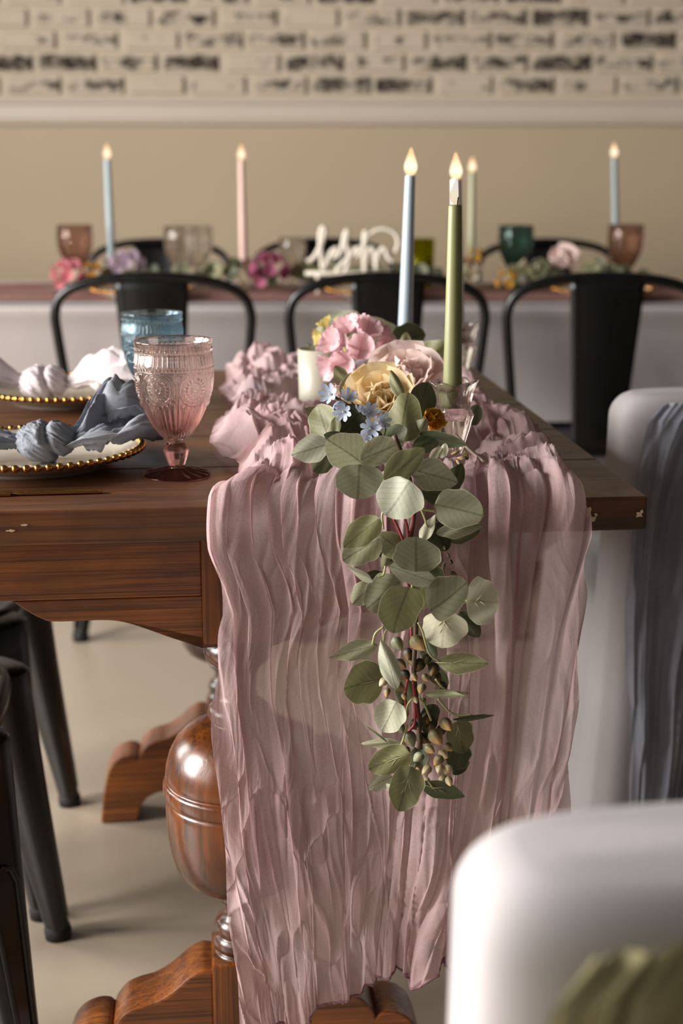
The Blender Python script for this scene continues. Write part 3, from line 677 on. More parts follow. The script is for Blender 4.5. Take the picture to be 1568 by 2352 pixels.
# gold knives: handle end towards the centre of the table
def knife(p, label, rz):
    t = thing('knife', label, 'knife', (p.x, p.y, TH), rz)
    P = np.zeros((14, 12, 3))
    for i, q in enumerate(np.linspace(0, 1, 14)):
        hw = .0042+.0016*math.sin(q*math.pi*.9)+(0 if q < .93 else -.0025*(q-.93)/.07); hz = .0021*(1 if q < .95 else .5)
        for j in range(12):
            a = 2*math.pi*j/12; P[i, j] = (-q*.095, hw*math.cos(a), .0022+hz*math.sin(a))
    P = np.concatenate([np.repeat(P[:1].mean(1, keepdims=True), 12, 1), P], 0); obj('handle', grid_mesh('handle', P, wrap=True), M_GOLD, t)
    obj('blade', prism_mesh('blade', [(-.094, -.0012), (-.094, .0012), (-.205, .0010), (-.205, -.0010)], .015, .0005), M_GOLD, t, loc=(0, 0, .0022))
kp = on_z(236, 1133, TH); knife(kp, 'slim gold knife lying beside the plate with blue grey napkin', TA)
kp2 = T(-.16, .43, TH); knife(kp2, 'slim gold knife lying beside the plate with white napkin', TA)

# ================================================================ knotted napkins
M_NBLUE = m_gauze('blue_grey_gauze', 'a9acb3', '767a84', .985, .15, 1500, .8); M_NWHITE = m_gauze('white_gauze', 'efe6e6', 'd3c6c8', .985, .25, 1500, .8)
def napkin(base, label, mat, seed, kc, kr, tails):
    """kc: knot centre, kr: radii; tails: list of (path points, widths, lift)"""
    t = thing('knotted_napkin', label, 'napkin', base)
    n, m = 90, 120; th = np.linspace(.02, math.pi-.02, n)[:, None]; ph = np.linspace(0, 2*math.pi, m, endpoint=False)[None, :]
    sp = np.broadcast_to(np.stack([np.sin(th)*np.cos(ph), np.sin(th)*np.sin(ph), np.cos(th)*np.ones_like(ph)], -1), (n, m, 3))
    # wound band: creases spiral over the knot
    w_ = (sp[..., 0]*1.1+sp[..., 2]*1.0+.35*sp[..., 1])*4.2; side = sp[..., 1]*3+sp[..., 2]*1.7
    dsp = .13*ridge(w_+.7*vn(side*1.3, w_*.5, seed), side*.55, seed+1, 1.6)+.06*ridge(w_*2.3, side*1.1+w_*.3, seed+2, 1.6)-.30*np.exp(-((sp[..., 0]-.30+.25*sp[..., 2])/.13)**2)
    K = sp*(1+dsp[..., None])*np.array(kr); K = K+np.array(kc)
    K[..., 2] = np.maximum(K[..., 2], base.z+.0085)
    UVk = np.stack([np.broadcast_to(ph/6.28*.2, (n, m)), np.broadcast_to(th*.06, (n, m))], -1)
    wpart('knot', grid_mesh('knot', K, UVk, wrap=True), mat, t)
    for ti, (path, wid, amp) in enumerate(tails):
        c = spline(path, 90); wd = np.interp(np.linspace(0, 1, 90), np.linspace(0, 1, len(wid)), wid); mm = 130
        a = np.linspace(-1, 1, mm); P = np.zeros((90, mm, 3)); UV = np.zeros((90, mm, 2))
        tg = np.gradient(c, axis=0); sd = np.stack([-tg[:, 1], tg[:, 0], 0*tg[:, 0]], -1); sd /= np.linalg.norm(sd, axis=1)[:, None]+1e-9
        for i in range(90):
            l = i/89; fr = .10*vn(a*16, 0*a, seed+7+ti)*sstep(.85, 1, l)
            hgt = amp*(.25+.9*sstep(.05, .6, l))*(1.5*np.abs(vn(a*3.2+.6*vn(a*2, l*2+0*a, seed+3+ti)+.3, l*1.6+0*a, seed+4+ti))**.8+.5*np.abs(vn(a*7+vn(a*3, l*4+0*a, seed), l*2.6+0*a, seed+5+ti))+.14*ridge(a*11, l*4+0*a, seed+8, 1.5)+.12*ridge(a*14, l*5+0*a, seed+6, 1.5)-.5)
            hgt = hgt*(1-.55*np.abs(a)**3)
            P[i] = c[i]+sd[i]*(a*wd[i])[:, None]+np.array([0, 0, 1])*hgt[:, None]+(tg[i]/np.linalg.norm(tg[i]))*(fr*.06)[:, None]
            P[i, :, 2] = np.maximum(P[i, :, 2], base.z+.0088+.0012*np.abs(vn(a*9, l*9+0*a, 2))); UV[i, :, 0] = a*.08; UV[i, :, 1] = l*.16
            # beyond the rim the cloth clears the beads
            rad = np.hypot(P[i, :, 0]-base.x, P[i, :, 1]-base.y); P[i, :, 2] = np.where(rad > PR-.020, np.maximum(P[i, :, 2], base.z+.0275), P[i, :, 2])
        wpart('tail', grid_mesh('tail', P, UV), mat, t)
    return t
def yp(px, py, y): return tuple(on_y(px, py, y))
Y1 = P1.y-.02
napkin(P1, 'blue grey knotted gauze napkin on the plate nearest the pink goblet', M_NBLUE, 51, yp(105, 1012, Y1), (.030, .033, .021),
       [([yp(140, 1020, Y1), yp(200, 1015, Y1-.005), yp(270, 990, Y1+.01), yp(350, 990, Y1+.035)], [.012, .030, .045, .050], .034),
        ([yp(160, 1005, Y1+.01), yp(220, 975, Y1+.04), yp(280, 955, Y1+.05), yp(340, 965, Y1+.065)], [.010, .022, .034, .034], .036),
        ([yp(80, 1020, Y1), yp(20, 1025, Y1), yp(-60, 1020, Y1), yp(-120, 1015, Y1)], [.012, .022, .038, .046], .024)])
Y2 = P2.y-.02
napkin(P2, 'white knotted gauze napkin on the plate behind the pink goblet', M_NWHITE, 63, yp(100, 878, Y2), (.032, .034, .023),
       [([yp(140, 885, Y2), yp(200, 880, Y2), yp(260, 868, Y2), yp(325, 872, Y2)], [.012, .032, .046, .050], .036),
        ([yp(70, 880, Y2), yp(20, 875, Y2), yp(-50, 868, Y2), yp(-110, 870, Y2)], [.012, .030, .045, .050], .036)])

# ================================================================ taper candles and holders
def taper(px_top, py_top, y, zbase, d0, d1, col, name_label, flame='bulb', lean=0.0, wick=False, pxb=None):
    top = on_y(px_top, py_top, y); xb = top.x if pxb is None else on_y(pxb, py_top+300, y).x; h = top.z-zbase
    t = thing('taper_candle', name_label, 'candle', (xb, y, zbase)); t.rotation_euler = (0, math.atan2(top.x-xb, h), 0)
    prof = [(.0005, 0), (d0/2, 0), (d0/2, .004)]+[(d0/2+(d1/2-d0/2)*q, .004+(h-.006)*q) for q in np.linspace(.05, 1, 16)]+[(d1/2-.001, h), (.0005, h)]
    obj('wax', lathe('wax', prof, 28), m_plain('wax_'+col, col, .42, var=.04, scale=30, Subsurface_Weight=.12, Subsurface_Radius=(.01, .008, .006)), t)
    fl = [(.0003, 0), (.0035, .001), (.0066, .005), (.0082, .0105), (.0084, .015), (.0074, .021), (.0055, .028), (.0035, .035), (.0018, .041), (.0003, .045)]
    if flame == 'white':
        P = np.array(lathe_pts([(r*.60, z*.64) for r, z in fl], 24)); 
        for i in range(len(P)):
            a = P[i, 0, 2]*48; c, s_ = math.cos(a), math.sin(a); x = P[i, :, 0]*.8; yv = P[i, :, 1]*1.15; P[i, :, 0] = x*c-yv*s_-.0012*math.sin(P[i, 0, 2]*160); P[i, :, 1] = x*s_+yv*c
        obj('flame_tip', grid_mesh('flame_tip', P, wrap=True), M_FLW, t, loc=(0, 0, h-.0005))
    else:
        obj('flame_bulb', lathe('flame_bulb', [(r*1.12, z*.88) for r, z in fl], 20), M_FLB, t, loc=(0, 0, h-.001))
    if wick: obj('wick', tube_mesh('wick', [(.002, -.004, h-.001), (.0024, -.004, h+.004), (.003, -.0042, h+.008)], .0007, 5), m_plain('charred_wick', '3a2a1e', .9), t)
    return t
def lathe_pts(prof, n):
    a = np.linspace(0, 2*math.pi, n, endpoint=False); p = np.array(prof); P = np.zeros((len(p), n, 3))
    P[:, :, 0] = p[:, 0:1]*np.cos(a); P[:, :, 1] = p[:, 0:1]*np.sin(a); P[:, :, 2] = p[:, 1:2]; return P
M_FLB = m_emit('warm_led_flame', 'ffc98a', 'ffc490', 0, .039, 1.5); M_FLW = m_emit('pale_led_flame', 'ffe2c4', 'f3ebe6', 0, .029, .9)
M_CRYS = m_glass('crystal_glass', 'fcfaf7', 'f8f4ef', 0, .12, .25, .01, 1.5)
def holder(x, y, z0, h, label, sc=1.0):
    # scalloped cup, faceted tapering body, short stem and wide foot
    pr = [(0, .0002), (0, .026), (.002, .0285), (.004, .0275), (.007, .019), (.012, .0105), (.017, .0095), (.024, .0135), (.034, .0165), (.046, .0205), (.054, .0225), (.058, .0240), (.062, .0215), (.066, .0190), (.074, .0195), (.084, .0222), (.090, .0262), (.0925, .0268), (.0925, .0235), (.086, .0150), (.083, .0116), (.066, .0112), (.066, .0002)]
    n = 64; a = np.linspace(0, 2*math.pi, n, endpoint=False); P = np.zeros((len(pr), n, 3))
    for i, (z, r) in enumerate(pr):
        o = i < 19; a6 = (a % (math.pi/3))-math.pi/6
        rad = r*(.55+.45*math.cos(math.pi/6)/np.cos(a6)) if o else r*np.ones(n)
        if 14 <= i <= 18: rad = rad*(1+.06*np.cos(a*6)); 
        P[i, :, 0] = rad*np.cos(a)*sc; P[i, :, 1] = rad*np.sin(a)*sc; P[i, :, 2] = z*h/.0925+(.0022*np.cos(a*6) if 16 <= i <= 18 else 0)
    o = obj('candle_holder', grid_mesh('candle_holder', P, wrap=True), M_CRYS, None, loc=(x, y, z0)); return tag(o, label, 'candle holder')
YG = 1.555; zg = TH+.0035
hb = on_y(1041, 900, YG); hz = on_y(1041, 877, YG).z
holder(hb.x, YG, zg, hz-zg, 'cut crystal candle holder under the olive green taper', .98)
taper(1045, 470, YG, zg+(hz-zg)*.72, .0215, .0145, '7c7d52', 'olive green taper candle with pale white flame in crystal holder', 'white', wick=True, pxb=1041)
YB = 2.10; hx = on_y(931, 760, YB); holder(hx.x, YB, TH+.0035, .093, 'crystal candle holder under the light blue taper among leaves')
taper(942, 402, YB, TH+.075, .0215, .0145, 'a3b1ba', 'light blue taper candle rising out of the floral centrepiece', pxb=930)
YW = 2.17; hx = on_y(1058, 860, YW); holder(hx.x, YW, TH+.0035, .093, 'crystal candle holder standing behind the olive green taper')
taper(1047, 411, YW, TH+.075, .0205, .0165, 'e6dad3', 'white taper candle hidden behind the olive green taper', pxb=1053)
# ================================================================ eucalyptus garland
def m_leaf(name, base, light, vein, rim='cfcdb0', transl=.22, ret=.9):
    n = NT(name); uv = n.n('ShaderNodeTexCoord').outputs['UV']; sp = n.n('ShaderNodeSeparateXYZ'); n.link(uv, sp.inputs[0])
    x = n.math('ABSOLUTE', n.math('SUBTRACT', sp.outputs[0], .5)); y = sp.outputs[1]
    at = n.n('ShaderNodeAttribute', attribute_name='rim').outputs['Fac']
    oi = n.n('ShaderNodeObjectInfo').outputs['Random']
    obc = n.mapping((1, 1, 1)); nz = n.noise(obc, 2.2, 5, .65, .6); fine = n.noise(obc, 40, 3)
    c = n.mix(nz, lin(base), lin(light))
    hs = n.n('ShaderNodeHueSaturation', i_Saturation=1.0, i_Color=c); n.link(n.math('ADD', n.math('MULTIPLY', oi, .35), .82), hs.inputs['Value']); c = hs.outputs[0]
    mid = n.ramp(x, [(0, (1, 1, 1)), (.018, (.8, .8, .8)), (.035, (0, 0, 0))])
    sv = n.math('ABSOLUTE', n.math('SUBTRACT', n.math('FRACT', n.math('ADD', n.math('MULTIPLY', n.math('SUBTRACT', y, n.math('MULTIPLY', x, .75)), 6.5), n.math('MULTIPLY', nz, .7))), .5))
    side = n.ramp(sv, [(0, (1, 1, 1)), (.07, (.35, .35, .35)), (.14, (0, 0, 0))])
    vo = n.n('ShaderNodeTexVoronoi', feature='DISTANCE_TO_EDGE', i_Scale=26.); mpv = n.n('ShaderNodeMapping'); n.link(uv, mpv.inputs[0]); n.link(mpv.outputs[0], vo.inputs['Vector'])
    rt = n.ramp(vo.outputs['Distance'], [(0, (1, 1, 1)), (.05, (0, 0, 0))])
    edge_w = n.ramp(at, [(.1, (.25, .25, .25)), (.8, (1, 1, 1))])
    vf = n.math('ADD', n.math('ADD', n.math('MULTIPLY', mid, .55), n.math('MULTIPLY', side, .30)), n.math('MULTIPLY', n.math('MULTIPLY', rt, edge_w), ret*.45))
    vf = n.math('MINIMUM', vf, .9)
    c = n.mix(vf, c, lin(vein)); c = n.mix(n.ramp(at, [(.95, (0, 0, 0)), (.99, (1, 1, 1))]), c, lin(rim))
    nb = n.bump(n.math('SUBTRACT', fine, n.math('MULTIPLY', vf, .8)), .25, .001)
    p = n.pbr(c, .48, 0, nb, Specular_IOR_Level=.45); tl = n.n('ShaderNodeBsdfTranslucent', i_Color=c)
    return n.surf(n.n('ShaderNodeMixShader', i_0=transl, i_1=p, i_2=tl.outputs[0]).outputs[0])
ML = {'g': m_leaf('leaf_grey_green', '8f8f70', 'adad90', '50533a'), 'l': m_leaf('leaf_pale_grey_green', 'abac94', 'c8c8b2', '686c52'),
      'o': m_leaf('leaf_olive_and_shaded', '74744c', '8f8e68', '4d4d2b', 'c6c19a', .25, .25), 'd': m_leaf('leaf_dark_green', '3f432a', '585b3f', '2a2f1c', '9a9c78', .15, .3),  # 'o': olive leaves and undersides, also leaves with shade put into the colour
      'y': m_leaf('leaf_backlit_cream', 'c3c0a0', 'd8d5ba', 'a8a583', 'd9d4b6', .35, .15)}  # 'y': pale undersides, back-light painted into the cream
def leaf_mesh(kind, seed):
    """unit leaf: x in -.5..5 (width), y 0..1 (base to tip), slightly cupped, with a thickness"""
    rr = random.Random(seed); n, m = 27, 11; P = np.zeros((n, m, 3)); UV = np.zeros((n, m, 2)); rim = np.zeros((n, m))
    cup = rr.uniform(-.22, .34); bend = rr.uniform(-.28, .28); fold = rr.uniform(.0, .30); wob = rr.uniform(0, 6)
    for i, q in enumerate(np.linspace(0, 1, n)):
        if kind == 'round': wd = .5*math.sin(math.pi*min(1, max(0, q))**.80)**.52 if 0 < q < 1 else .0
        elif kind == 'oval': wd = .5*math.sin(math.pi*q**.85)**.72 if 0 < q < 1 else 0
        else: wd = .5*math.sin(math.pi*q**.70)**1.02 if 0 < q < 1 else 0
        for j, s in enumerate(np.linspace(-1, 1, m)):
            ww = wd*(1+.045*math.sin(q*9+wob+s)+.03*math.sin(q*17+wob*2)*abs(s)); x = ww*s
            z = cup*(x*x*1.6+(q-.5)**2*.8)-fold*abs(x)*.5+bend*(q-.3)**2+.026*math.sin(x*9+wob+q*5)
            P[i, j] = (x, q, z); UV[i, j] = (.5+x, q); rim[i, j] = max(abs(s), 1-min(1, 12*q*.9) if q < .05 else 0, 1 if q > .985 else 0)
    me = grid_mesh('leaf', P, UV); at = me.attributes.new('rim', 'FLOAT', 'POINT'); at.data.foreach_set('value', rim.ravel().astype(np.float32)); return me
LM = {'round': [leaf_mesh('round', 10+i) for i in range(6)], 'oval': [leaf_mesh('oval', 30+i) for i in range(5)], 'point': [leaf_mesh('point', 50+i) for i in range(4)]}
LMM = {}
gar = thing('eucalyptus_garland', 'eucalyptus garland of round grey green leaves and seed pods trailing over the table end', 'garland', T(.17, .2, TH))
GL_ = Vector(gar.location)
M_STEM = m_plain('pale_green_stem', '9a9a68', .5); M_RED = m_plain('red_stem', '8a2f34', .45, var=.2); M_BRN = m_plain('brown_twig', '4a3a26', .6); M_VEIN = m_plain('raised_vein', 'b3ad84', .5)
VEINM = join_meshes('raised_vein', [tube_mesh('v', [(0, -.02, .03), (0, .3, .02), (.01, .58, .02)], [.014, .011, .004], 5), tube_mesh('v', [(0, .22, .02), (.10, .36, .02), (.17, .42, .02)], [.008, .007, .003], 5),
                                    tube_mesh('v', [(0, .30, .02), (-.10, .44, .02), (-.17, .50, .02)], [.008, .007, .003], 5), tube_mesh('v', [(.005, .42, .02), (.07, .56, .02), (.11, .62, .02)], [.007, .006, .002], 5)])
_li = [0]
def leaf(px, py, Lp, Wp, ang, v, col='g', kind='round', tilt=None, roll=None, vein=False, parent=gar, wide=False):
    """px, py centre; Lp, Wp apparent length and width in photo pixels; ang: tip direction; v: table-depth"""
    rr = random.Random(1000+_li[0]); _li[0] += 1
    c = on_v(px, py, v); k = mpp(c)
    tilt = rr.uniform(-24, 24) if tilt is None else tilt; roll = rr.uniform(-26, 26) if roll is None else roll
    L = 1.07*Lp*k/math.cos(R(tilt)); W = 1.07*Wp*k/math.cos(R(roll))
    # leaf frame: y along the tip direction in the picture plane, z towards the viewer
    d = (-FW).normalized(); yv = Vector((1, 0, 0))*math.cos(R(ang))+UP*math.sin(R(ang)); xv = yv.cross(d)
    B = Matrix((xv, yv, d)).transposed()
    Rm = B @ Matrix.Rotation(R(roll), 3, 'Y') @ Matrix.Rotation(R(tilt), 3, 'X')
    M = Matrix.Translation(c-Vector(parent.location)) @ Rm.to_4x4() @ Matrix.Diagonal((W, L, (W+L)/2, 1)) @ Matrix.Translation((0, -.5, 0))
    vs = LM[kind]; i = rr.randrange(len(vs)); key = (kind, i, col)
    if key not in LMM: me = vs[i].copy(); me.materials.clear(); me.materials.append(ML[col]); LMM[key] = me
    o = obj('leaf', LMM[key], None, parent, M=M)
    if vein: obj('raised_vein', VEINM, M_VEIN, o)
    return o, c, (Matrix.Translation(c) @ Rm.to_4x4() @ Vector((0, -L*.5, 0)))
H0, H1, H2, H3 = -.038, -.055, -.072, -.090
HANG = [ # px, py, L, W, angle, depth, colour, kind, vein
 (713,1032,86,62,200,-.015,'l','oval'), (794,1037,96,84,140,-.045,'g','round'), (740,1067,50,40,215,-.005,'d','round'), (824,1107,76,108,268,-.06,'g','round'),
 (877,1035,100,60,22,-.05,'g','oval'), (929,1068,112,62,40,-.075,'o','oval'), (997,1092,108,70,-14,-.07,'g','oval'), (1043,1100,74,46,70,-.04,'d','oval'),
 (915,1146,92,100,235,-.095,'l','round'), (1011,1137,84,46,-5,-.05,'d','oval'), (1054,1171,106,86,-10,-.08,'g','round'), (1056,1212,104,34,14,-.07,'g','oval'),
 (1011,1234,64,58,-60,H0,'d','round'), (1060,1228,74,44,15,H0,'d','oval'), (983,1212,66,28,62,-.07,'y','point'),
 (831,1223,100,62,222,H3,'o','oval'), (829,1262,92,70,212,H1,'g','round'), (901,1250,78,56,140,H1,'o','oval'), (956,1273,76,106,85,H3,'g','round'), (890,1286,48,28,250,H0,'g','oval'),
 (952,1321,120,44,-20,H3,'l','oval'), (826,1319,66,18,146,H2,'l','point'), (861,1325,56,26,0,H0,'d','oval'), (833,1364,64,48,225,H1,'g','round'), (881,1367,94,86,218,H2,'g','round'),
 (919,1400,106,98,258,-.108,'o','round'), (967,1369,84,52,250,H1,'o','oval'), (1031,1371,100,92,28,H3,'g','round'), (1108,1381,72,104,-2,H2,'y','round'), (1019,1447,78,98,266,H2,'y','round'), (1079,1434,66,46,-55,H1,'d','oval'),
 (811,1496,108,46,195,H2,'g','point'), (893,1526,110,42,107,H3,'l','oval'), (834,1570,88,100,186,H1,'o','round'), (1063,1523,108,48,2,H2,'o','oval'), (1024,1594,92,22,4,H2,'g','point'),
 (1088,1648,92,13,4,H2,'d','oval'), (894,1647,80,68,242,H2,'l','round'), (1057,1693,76,64,290,H1,'o','round'), (1051,1738,62,56,255,H1,'d','round'), (874,1708,88,20,182,H1,'g','oval'), (861,1682,72,8,140,H1,'g','point'),
 (894,1748,96,66,205,H2,'o','round'), (872,1797,58,40,200,H1,'l','oval'), (931,1812,96,76,252,H3,'o','round'), (915,1828,72,20,322,H2,'l','oval'), (1016,1815,102,42,-18,H2,'d','oval'), (1058,1764,44,22,35,H1,'d','oval'), (905,1265,70,50,200,H0,'d','round'),
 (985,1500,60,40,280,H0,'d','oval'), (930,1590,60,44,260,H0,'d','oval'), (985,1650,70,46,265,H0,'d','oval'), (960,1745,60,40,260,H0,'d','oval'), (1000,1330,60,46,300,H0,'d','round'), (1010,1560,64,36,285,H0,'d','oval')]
VEINED = {(834, 1570), (894, 1748), (931, 1812), (1108, 1381), (1019, 1447), (1063, 1523), (1016, 1815), (1057, 1693)}
bases = []
for a in HANG:
    o, c, b = leaf(*a, vein=(a[0], a[1]) in VEINED); bases.append(b)
TOPL = [(928,957,110,78,82,.075,'o','round'), (969,924,90,66,68,.115,'d','round'), (960,989,60,40,55,.07,'g','oval'), (821,882,84,54,28,.20,'o','oval'), (910,882,74,27,106,.115,'o','oval'),
 (741,966,76,68,118,.08,'o','round'), (768,981,58,26,70,.06,'o','oval'), (809,966,88,78,55,.09,'d','round'), (862,754,96,64,152,.52,'g','round'), (783,731,80,40,22,.56,'l','oval'), (741,764,48,36,70,.52,'o','oval'),
 (800,768,44,26,30,.50,'d','oval'), (938,776,74,62,5,.50,'d','round'), (929,801,72,35,86,.42,'o','oval'), (997,812,70,58,40,.46,'o','round'), (912,824,48,48,120,.42,'o','round'), (781,857,40,30,118,.26,'o','oval'),
 (1018,1010,104,32,-15,.06,'d','oval'), (1086,952,48,38,60,.20,'d','round'), (712,800,26,14,120,.55,'o','oval'), (1000,1040,36,20,40,.02,'y','oval'), (1018,1035,34,20,75,.02,'y','oval'), (900,1000,70,50,20,.05,'d','round'),
 (980,1020,60,40,10,.03,'d','oval'), (860,1010,60,44,100,.04,'d','oval'), (775,1010,60,40,160,.02,'d','oval'), (720,950,44,30,150,.16,'o','oval'), (960,850,60,40,10,.34,'d','oval'), (880,790,60,44,80,.46,'d','oval')]
for a in TOPL: leaf(*a)
# stems
def stem(pts, rad, mat, name='stem'):
    P = spline([tuple(p) for p in pts], 6*len(pts)); me = tube_mesh(name, P, rad, 6); return wpart(name, me, mat, gar)
def hv(l, v): return [on_v(x, y, v) for x, y in l]
stem(hv([(905, 1000), (935, 1080), (950, 1170), (940, 1260), (950, 1360), (955, 1450), (950, 1540), (960, 1640), (965, 1720)], -.052), .0028, M_BRN)
for l in ([(898, 1180), (915, 1215), (925, 1240)], [(925, 1180), (935, 1210), (938, 1245)], [(947, 1165), (948, 1200), (935, 1245)], [(935, 1330), (940, 1360), (945, 1400)], [(944, 1440), (945, 1470), (946, 1490)], [(936, 1560), (930, 1600), (935, 1640), (920, 1655)], [(952, 1580), (955, 1620), (960, 1650)], [(948, 1565), (952, 1610), (952, 1660), (938, 1680)]):
    stem(hv(l, -.058), .0015, M_RED, 'red_stem')
for l in ([(880, 1215), (878, 1180), (895, 1165)], [(955, 1160), (970, 1170), (1000, 1175)], [(965, 1165), (975, 1190), (980, 1210)], [(885, 1300), (880, 1320), (868, 1325)], [(945, 1330), (946, 1350), (940, 1375)], [(855, 1480), (862, 1455), (880, 1440)], [(880, 1475), (884, 1452), (895, 1440)], [(912, 1090), (925, 1100), (945, 1090)],
          [(932, 1655), (936, 1620), (952, 1600)], [(990, 1655), (975, 1620), (962, 1600)], [(935, 1665), (925, 1700), (910, 1740), (895, 1765)], [(955, 1755), (945, 1780), (930, 1820)], [(980, 1790), (1000, 1815), (1020, 1825)], [(1085, 1643), (1040, 1640), (1005, 1605)], [(1000, 1560), (1025, 1585), (1075, 1593)], [(1110, 1392), (1085, 1388), (1060, 1380)], [(960, 1430), (970, 1450), (985, 1500), (1010, 1520)]):
    stem(hv(l, -.070), .0012, M_STEM, 'petiole')
# glass-clear twig of the garland beside the crystal holder
stem([on_v(1046, 1000, .10), on_v(1075, 1030, .07), on_v(1112, 1062, .05)], .0022, m_plain('pale_twig', 'a58f7d', .35), 'twig')
# seed pods (crop list: x, y, radius px, tone)
def pod_mat(name, a, b):
    n = NT(name); t = n.n('ShaderNodeTexCoord'); sp = n.n('ShaderNodeSeparateXYZ'); n.link(t.outputs['Object'], sp.inputs[0])
    f = n.math('ADD', n.math('MULTIPLY', sp.outputs[1], .5), n.math('MULTIPLY', n.noise(t.outputs['Object'], 1.5, 3), .5))
    return n.surf(n.pbr(n.ramp(f, [(.05, lin(a)), (.55, lin(b))]), .55, 0))
PM = {'t': pod_mat('pod_tan', '5f5a38', 'b08a58'), 'd': pod_mat('pod_dark', '2e2a1a', '7a5c36'), 'o': pod_mat('pod_olive', '6a6c50', '8c8c6e'), 'p': pod_mat('pod_pale', 'a3946e', 'd3bd96')}
def pod_mesh():
    n, m = 12, 16; P = np.zeros((n, m, 3))
    for i, q in enumerate(np.linspace(0, 1, n)):
        r = .62*math.sin(math.pi*q**.75)**.7 if 0 < q < 1 else .03
        for j in range(m):
            a = 2*math.pi*j/m; rj = r*(1-.38*abs(math.sin(a*1.5+.6))**5)*(1-.30*max(0, q-.75)*abs(math.cos(a*1.5))); P[i, j] = (rj*math.cos(a), -1+2*q, .75*rj*math.sin(a)+.12*(q-.5))
    return grid_mesh('seed_pod', P, wrap=True)
POD = pod_mesh(); PODM = {}
PODS = [(660,270,60,'o'),(820,265,75,'t'),(680,430,55,'d'),(825,440,60,'d'),(885,390,46,'d'),(790,530,36,'t'),(880,535,36,'t'),(545,570,42,'p'),(680,610,46,'t'),(845,620,46,'t'),(575,650,36,'t'),(710,680,30,'t'),(800,710,26,'p'),(865,715,26,'t'),(685,930,42,'o'),(810,900,60,'d'),(920,905,62,'d'),(1040,900,62,'t'),
 (760,1015,64,'o'),(960,1000,70,'t'),(850,1010,54,'d'),(730,1110,40,'t'),(820,1160,52,'o'),(910,1095,46,'t'),(1060,1080,42,'t'),(1015,1135,46,'p'),(975,1185,50,'t'),(820,1265,36,'p'),(885,1260,46,'p'),(985,1245,42,'p'),(1050,1255,44,'p'),(870,1350,44,'p'),(1010,1335,42,'p'),(1062,1345,40,'p'),
 (740,350,50,'d'),(770,400,45,'d'),(940,470,60,'d'),(960,540,60,'d'),(720,520,50,'d'),(990,620,60,'d'),(890,850,50,'d'),(1000,950,50,'d'),(900,1010,50,'d')]
for k, (cx, cy, r, tn) in enumerate(PODS):
    rr = random.Random(k); c = on_v(720+cx/3.41, 1400+cy/3.41, -.062-.022*rr.random() if tn != 'd' else -.050); q = r/3.41*mpp(c)
    if tn not in PODM: me = POD.copy(); me.materials.clear(); me.materials.append(PM[tn]); PODM[tn] = me
    d = (-FW).normalized(); an = R(-90+rr.uniform(-65, 65)); yv = Vector((1, 0, 0))*math.cos(an)+UP*math.sin(an); xv = yv.cross(d); B = Matrix((xv, yv, d)).transposed()
    M = Matrix.Translation(c-GL_) @ (B @ Matrix.Rotation(rr.uniform(-.5, .5), 3, 'X')).to_4x4() @ Matrix.Diagonal((q*1.35, q*1.05, q*1.15, 1)); obj('seed_pod', PODM[tn], None, gar, M=M)
for k, (x, y) in enumerate([(1022, 1258), (1035, 1290), (1018, 1300), (1042, 1318), (1028, 1275), (1045, 1040), (1060, 1052), (1070, 1046), (1052, 1062)]):
    c = on_v(x, y, -.045 if y > 1100 else .0); q = 9*mpp(c); me = PODM['d' if y > 1100 else 't']
    M = Matrix.Translation(c-GL_) @ Euler((k*.7, k*1.3, k*.9)).to_matrix().to_4x4() @ Matrix.Diagonal((q, q*1.3, q, 1)); obj('seed_pod', me, None, gar, M=M)

# ================================================================ flowers
def petal_mesh(name, w, l, cup, ruf, seed, n=10, m=9, notch=.0):
    rr = random.Random(seed); P = np.zeros((n, m, 3)); ph = rr.uniform(0, 6)
    for i, q in enumerate(np.linspace(0, 1, n)):
        wd = w*(.16+.84*math.sin(min(1, q*1.02)*math.pi*.62)**.9)*(1 if q < .86 else math.sqrt(max(0, 1-((q-.86)/.16)**2)))
        for j, s in enumerate(np.linspace(-1, 1, m)):
            x = wd*s; y = l*q*(1-.06*abs(s)**2-notch*math.exp(-(s/.35)**2)*q**4); z = cup*(q**2)*l+.55*cup*x*x/w+ruf*q*q*math.sin(s*5+ph)+ruf*.5*q*math.sin(s*11+ph*2)
            P[i, j] = (x, y, z)
    return grid_mesh(name, P)
def m_petal(name, a, b, transl=.42, l=.03):
    n = NT(name); t = n.n('ShaderNodeTexCoord'); sp = n.n('ShaderNodeSeparateXYZ'); n.link(t.outputs['Object'], sp.inputs[0])
    f = n.math('ADD', n.math('MULTIPLY', n.math('DIVIDE', sp.outputs[1], l), .8), n.math('MULTIPLY', n.noise(t.outputs['Object'], 60, 3), .3))
    c = n.ramp(f, [(.05, lin(b)), (.6, lin(a))]); oi = n.n('ShaderNodeObjectInfo').outputs['Random']
    hs = n.n('ShaderNodeHueSaturation', i_Saturation=1.0, i_Color=c); n.link(n.math('ADD', n.math('MULTIPLY', oi, .3), .8), hs.inputs['Value'])
    d = n.n('ShaderNodeBsdfDiffuse', i_Color=hs.outputs[0]); tl = n.n('ShaderNodeBsdfTranslucent', i_Color=hs.outputs[0])
    return n.surf(n.n('ShaderNodeMixShader', i_0=transl, i_1=d.outputs[0], i_2=tl.outputs[0]).outputs[0])
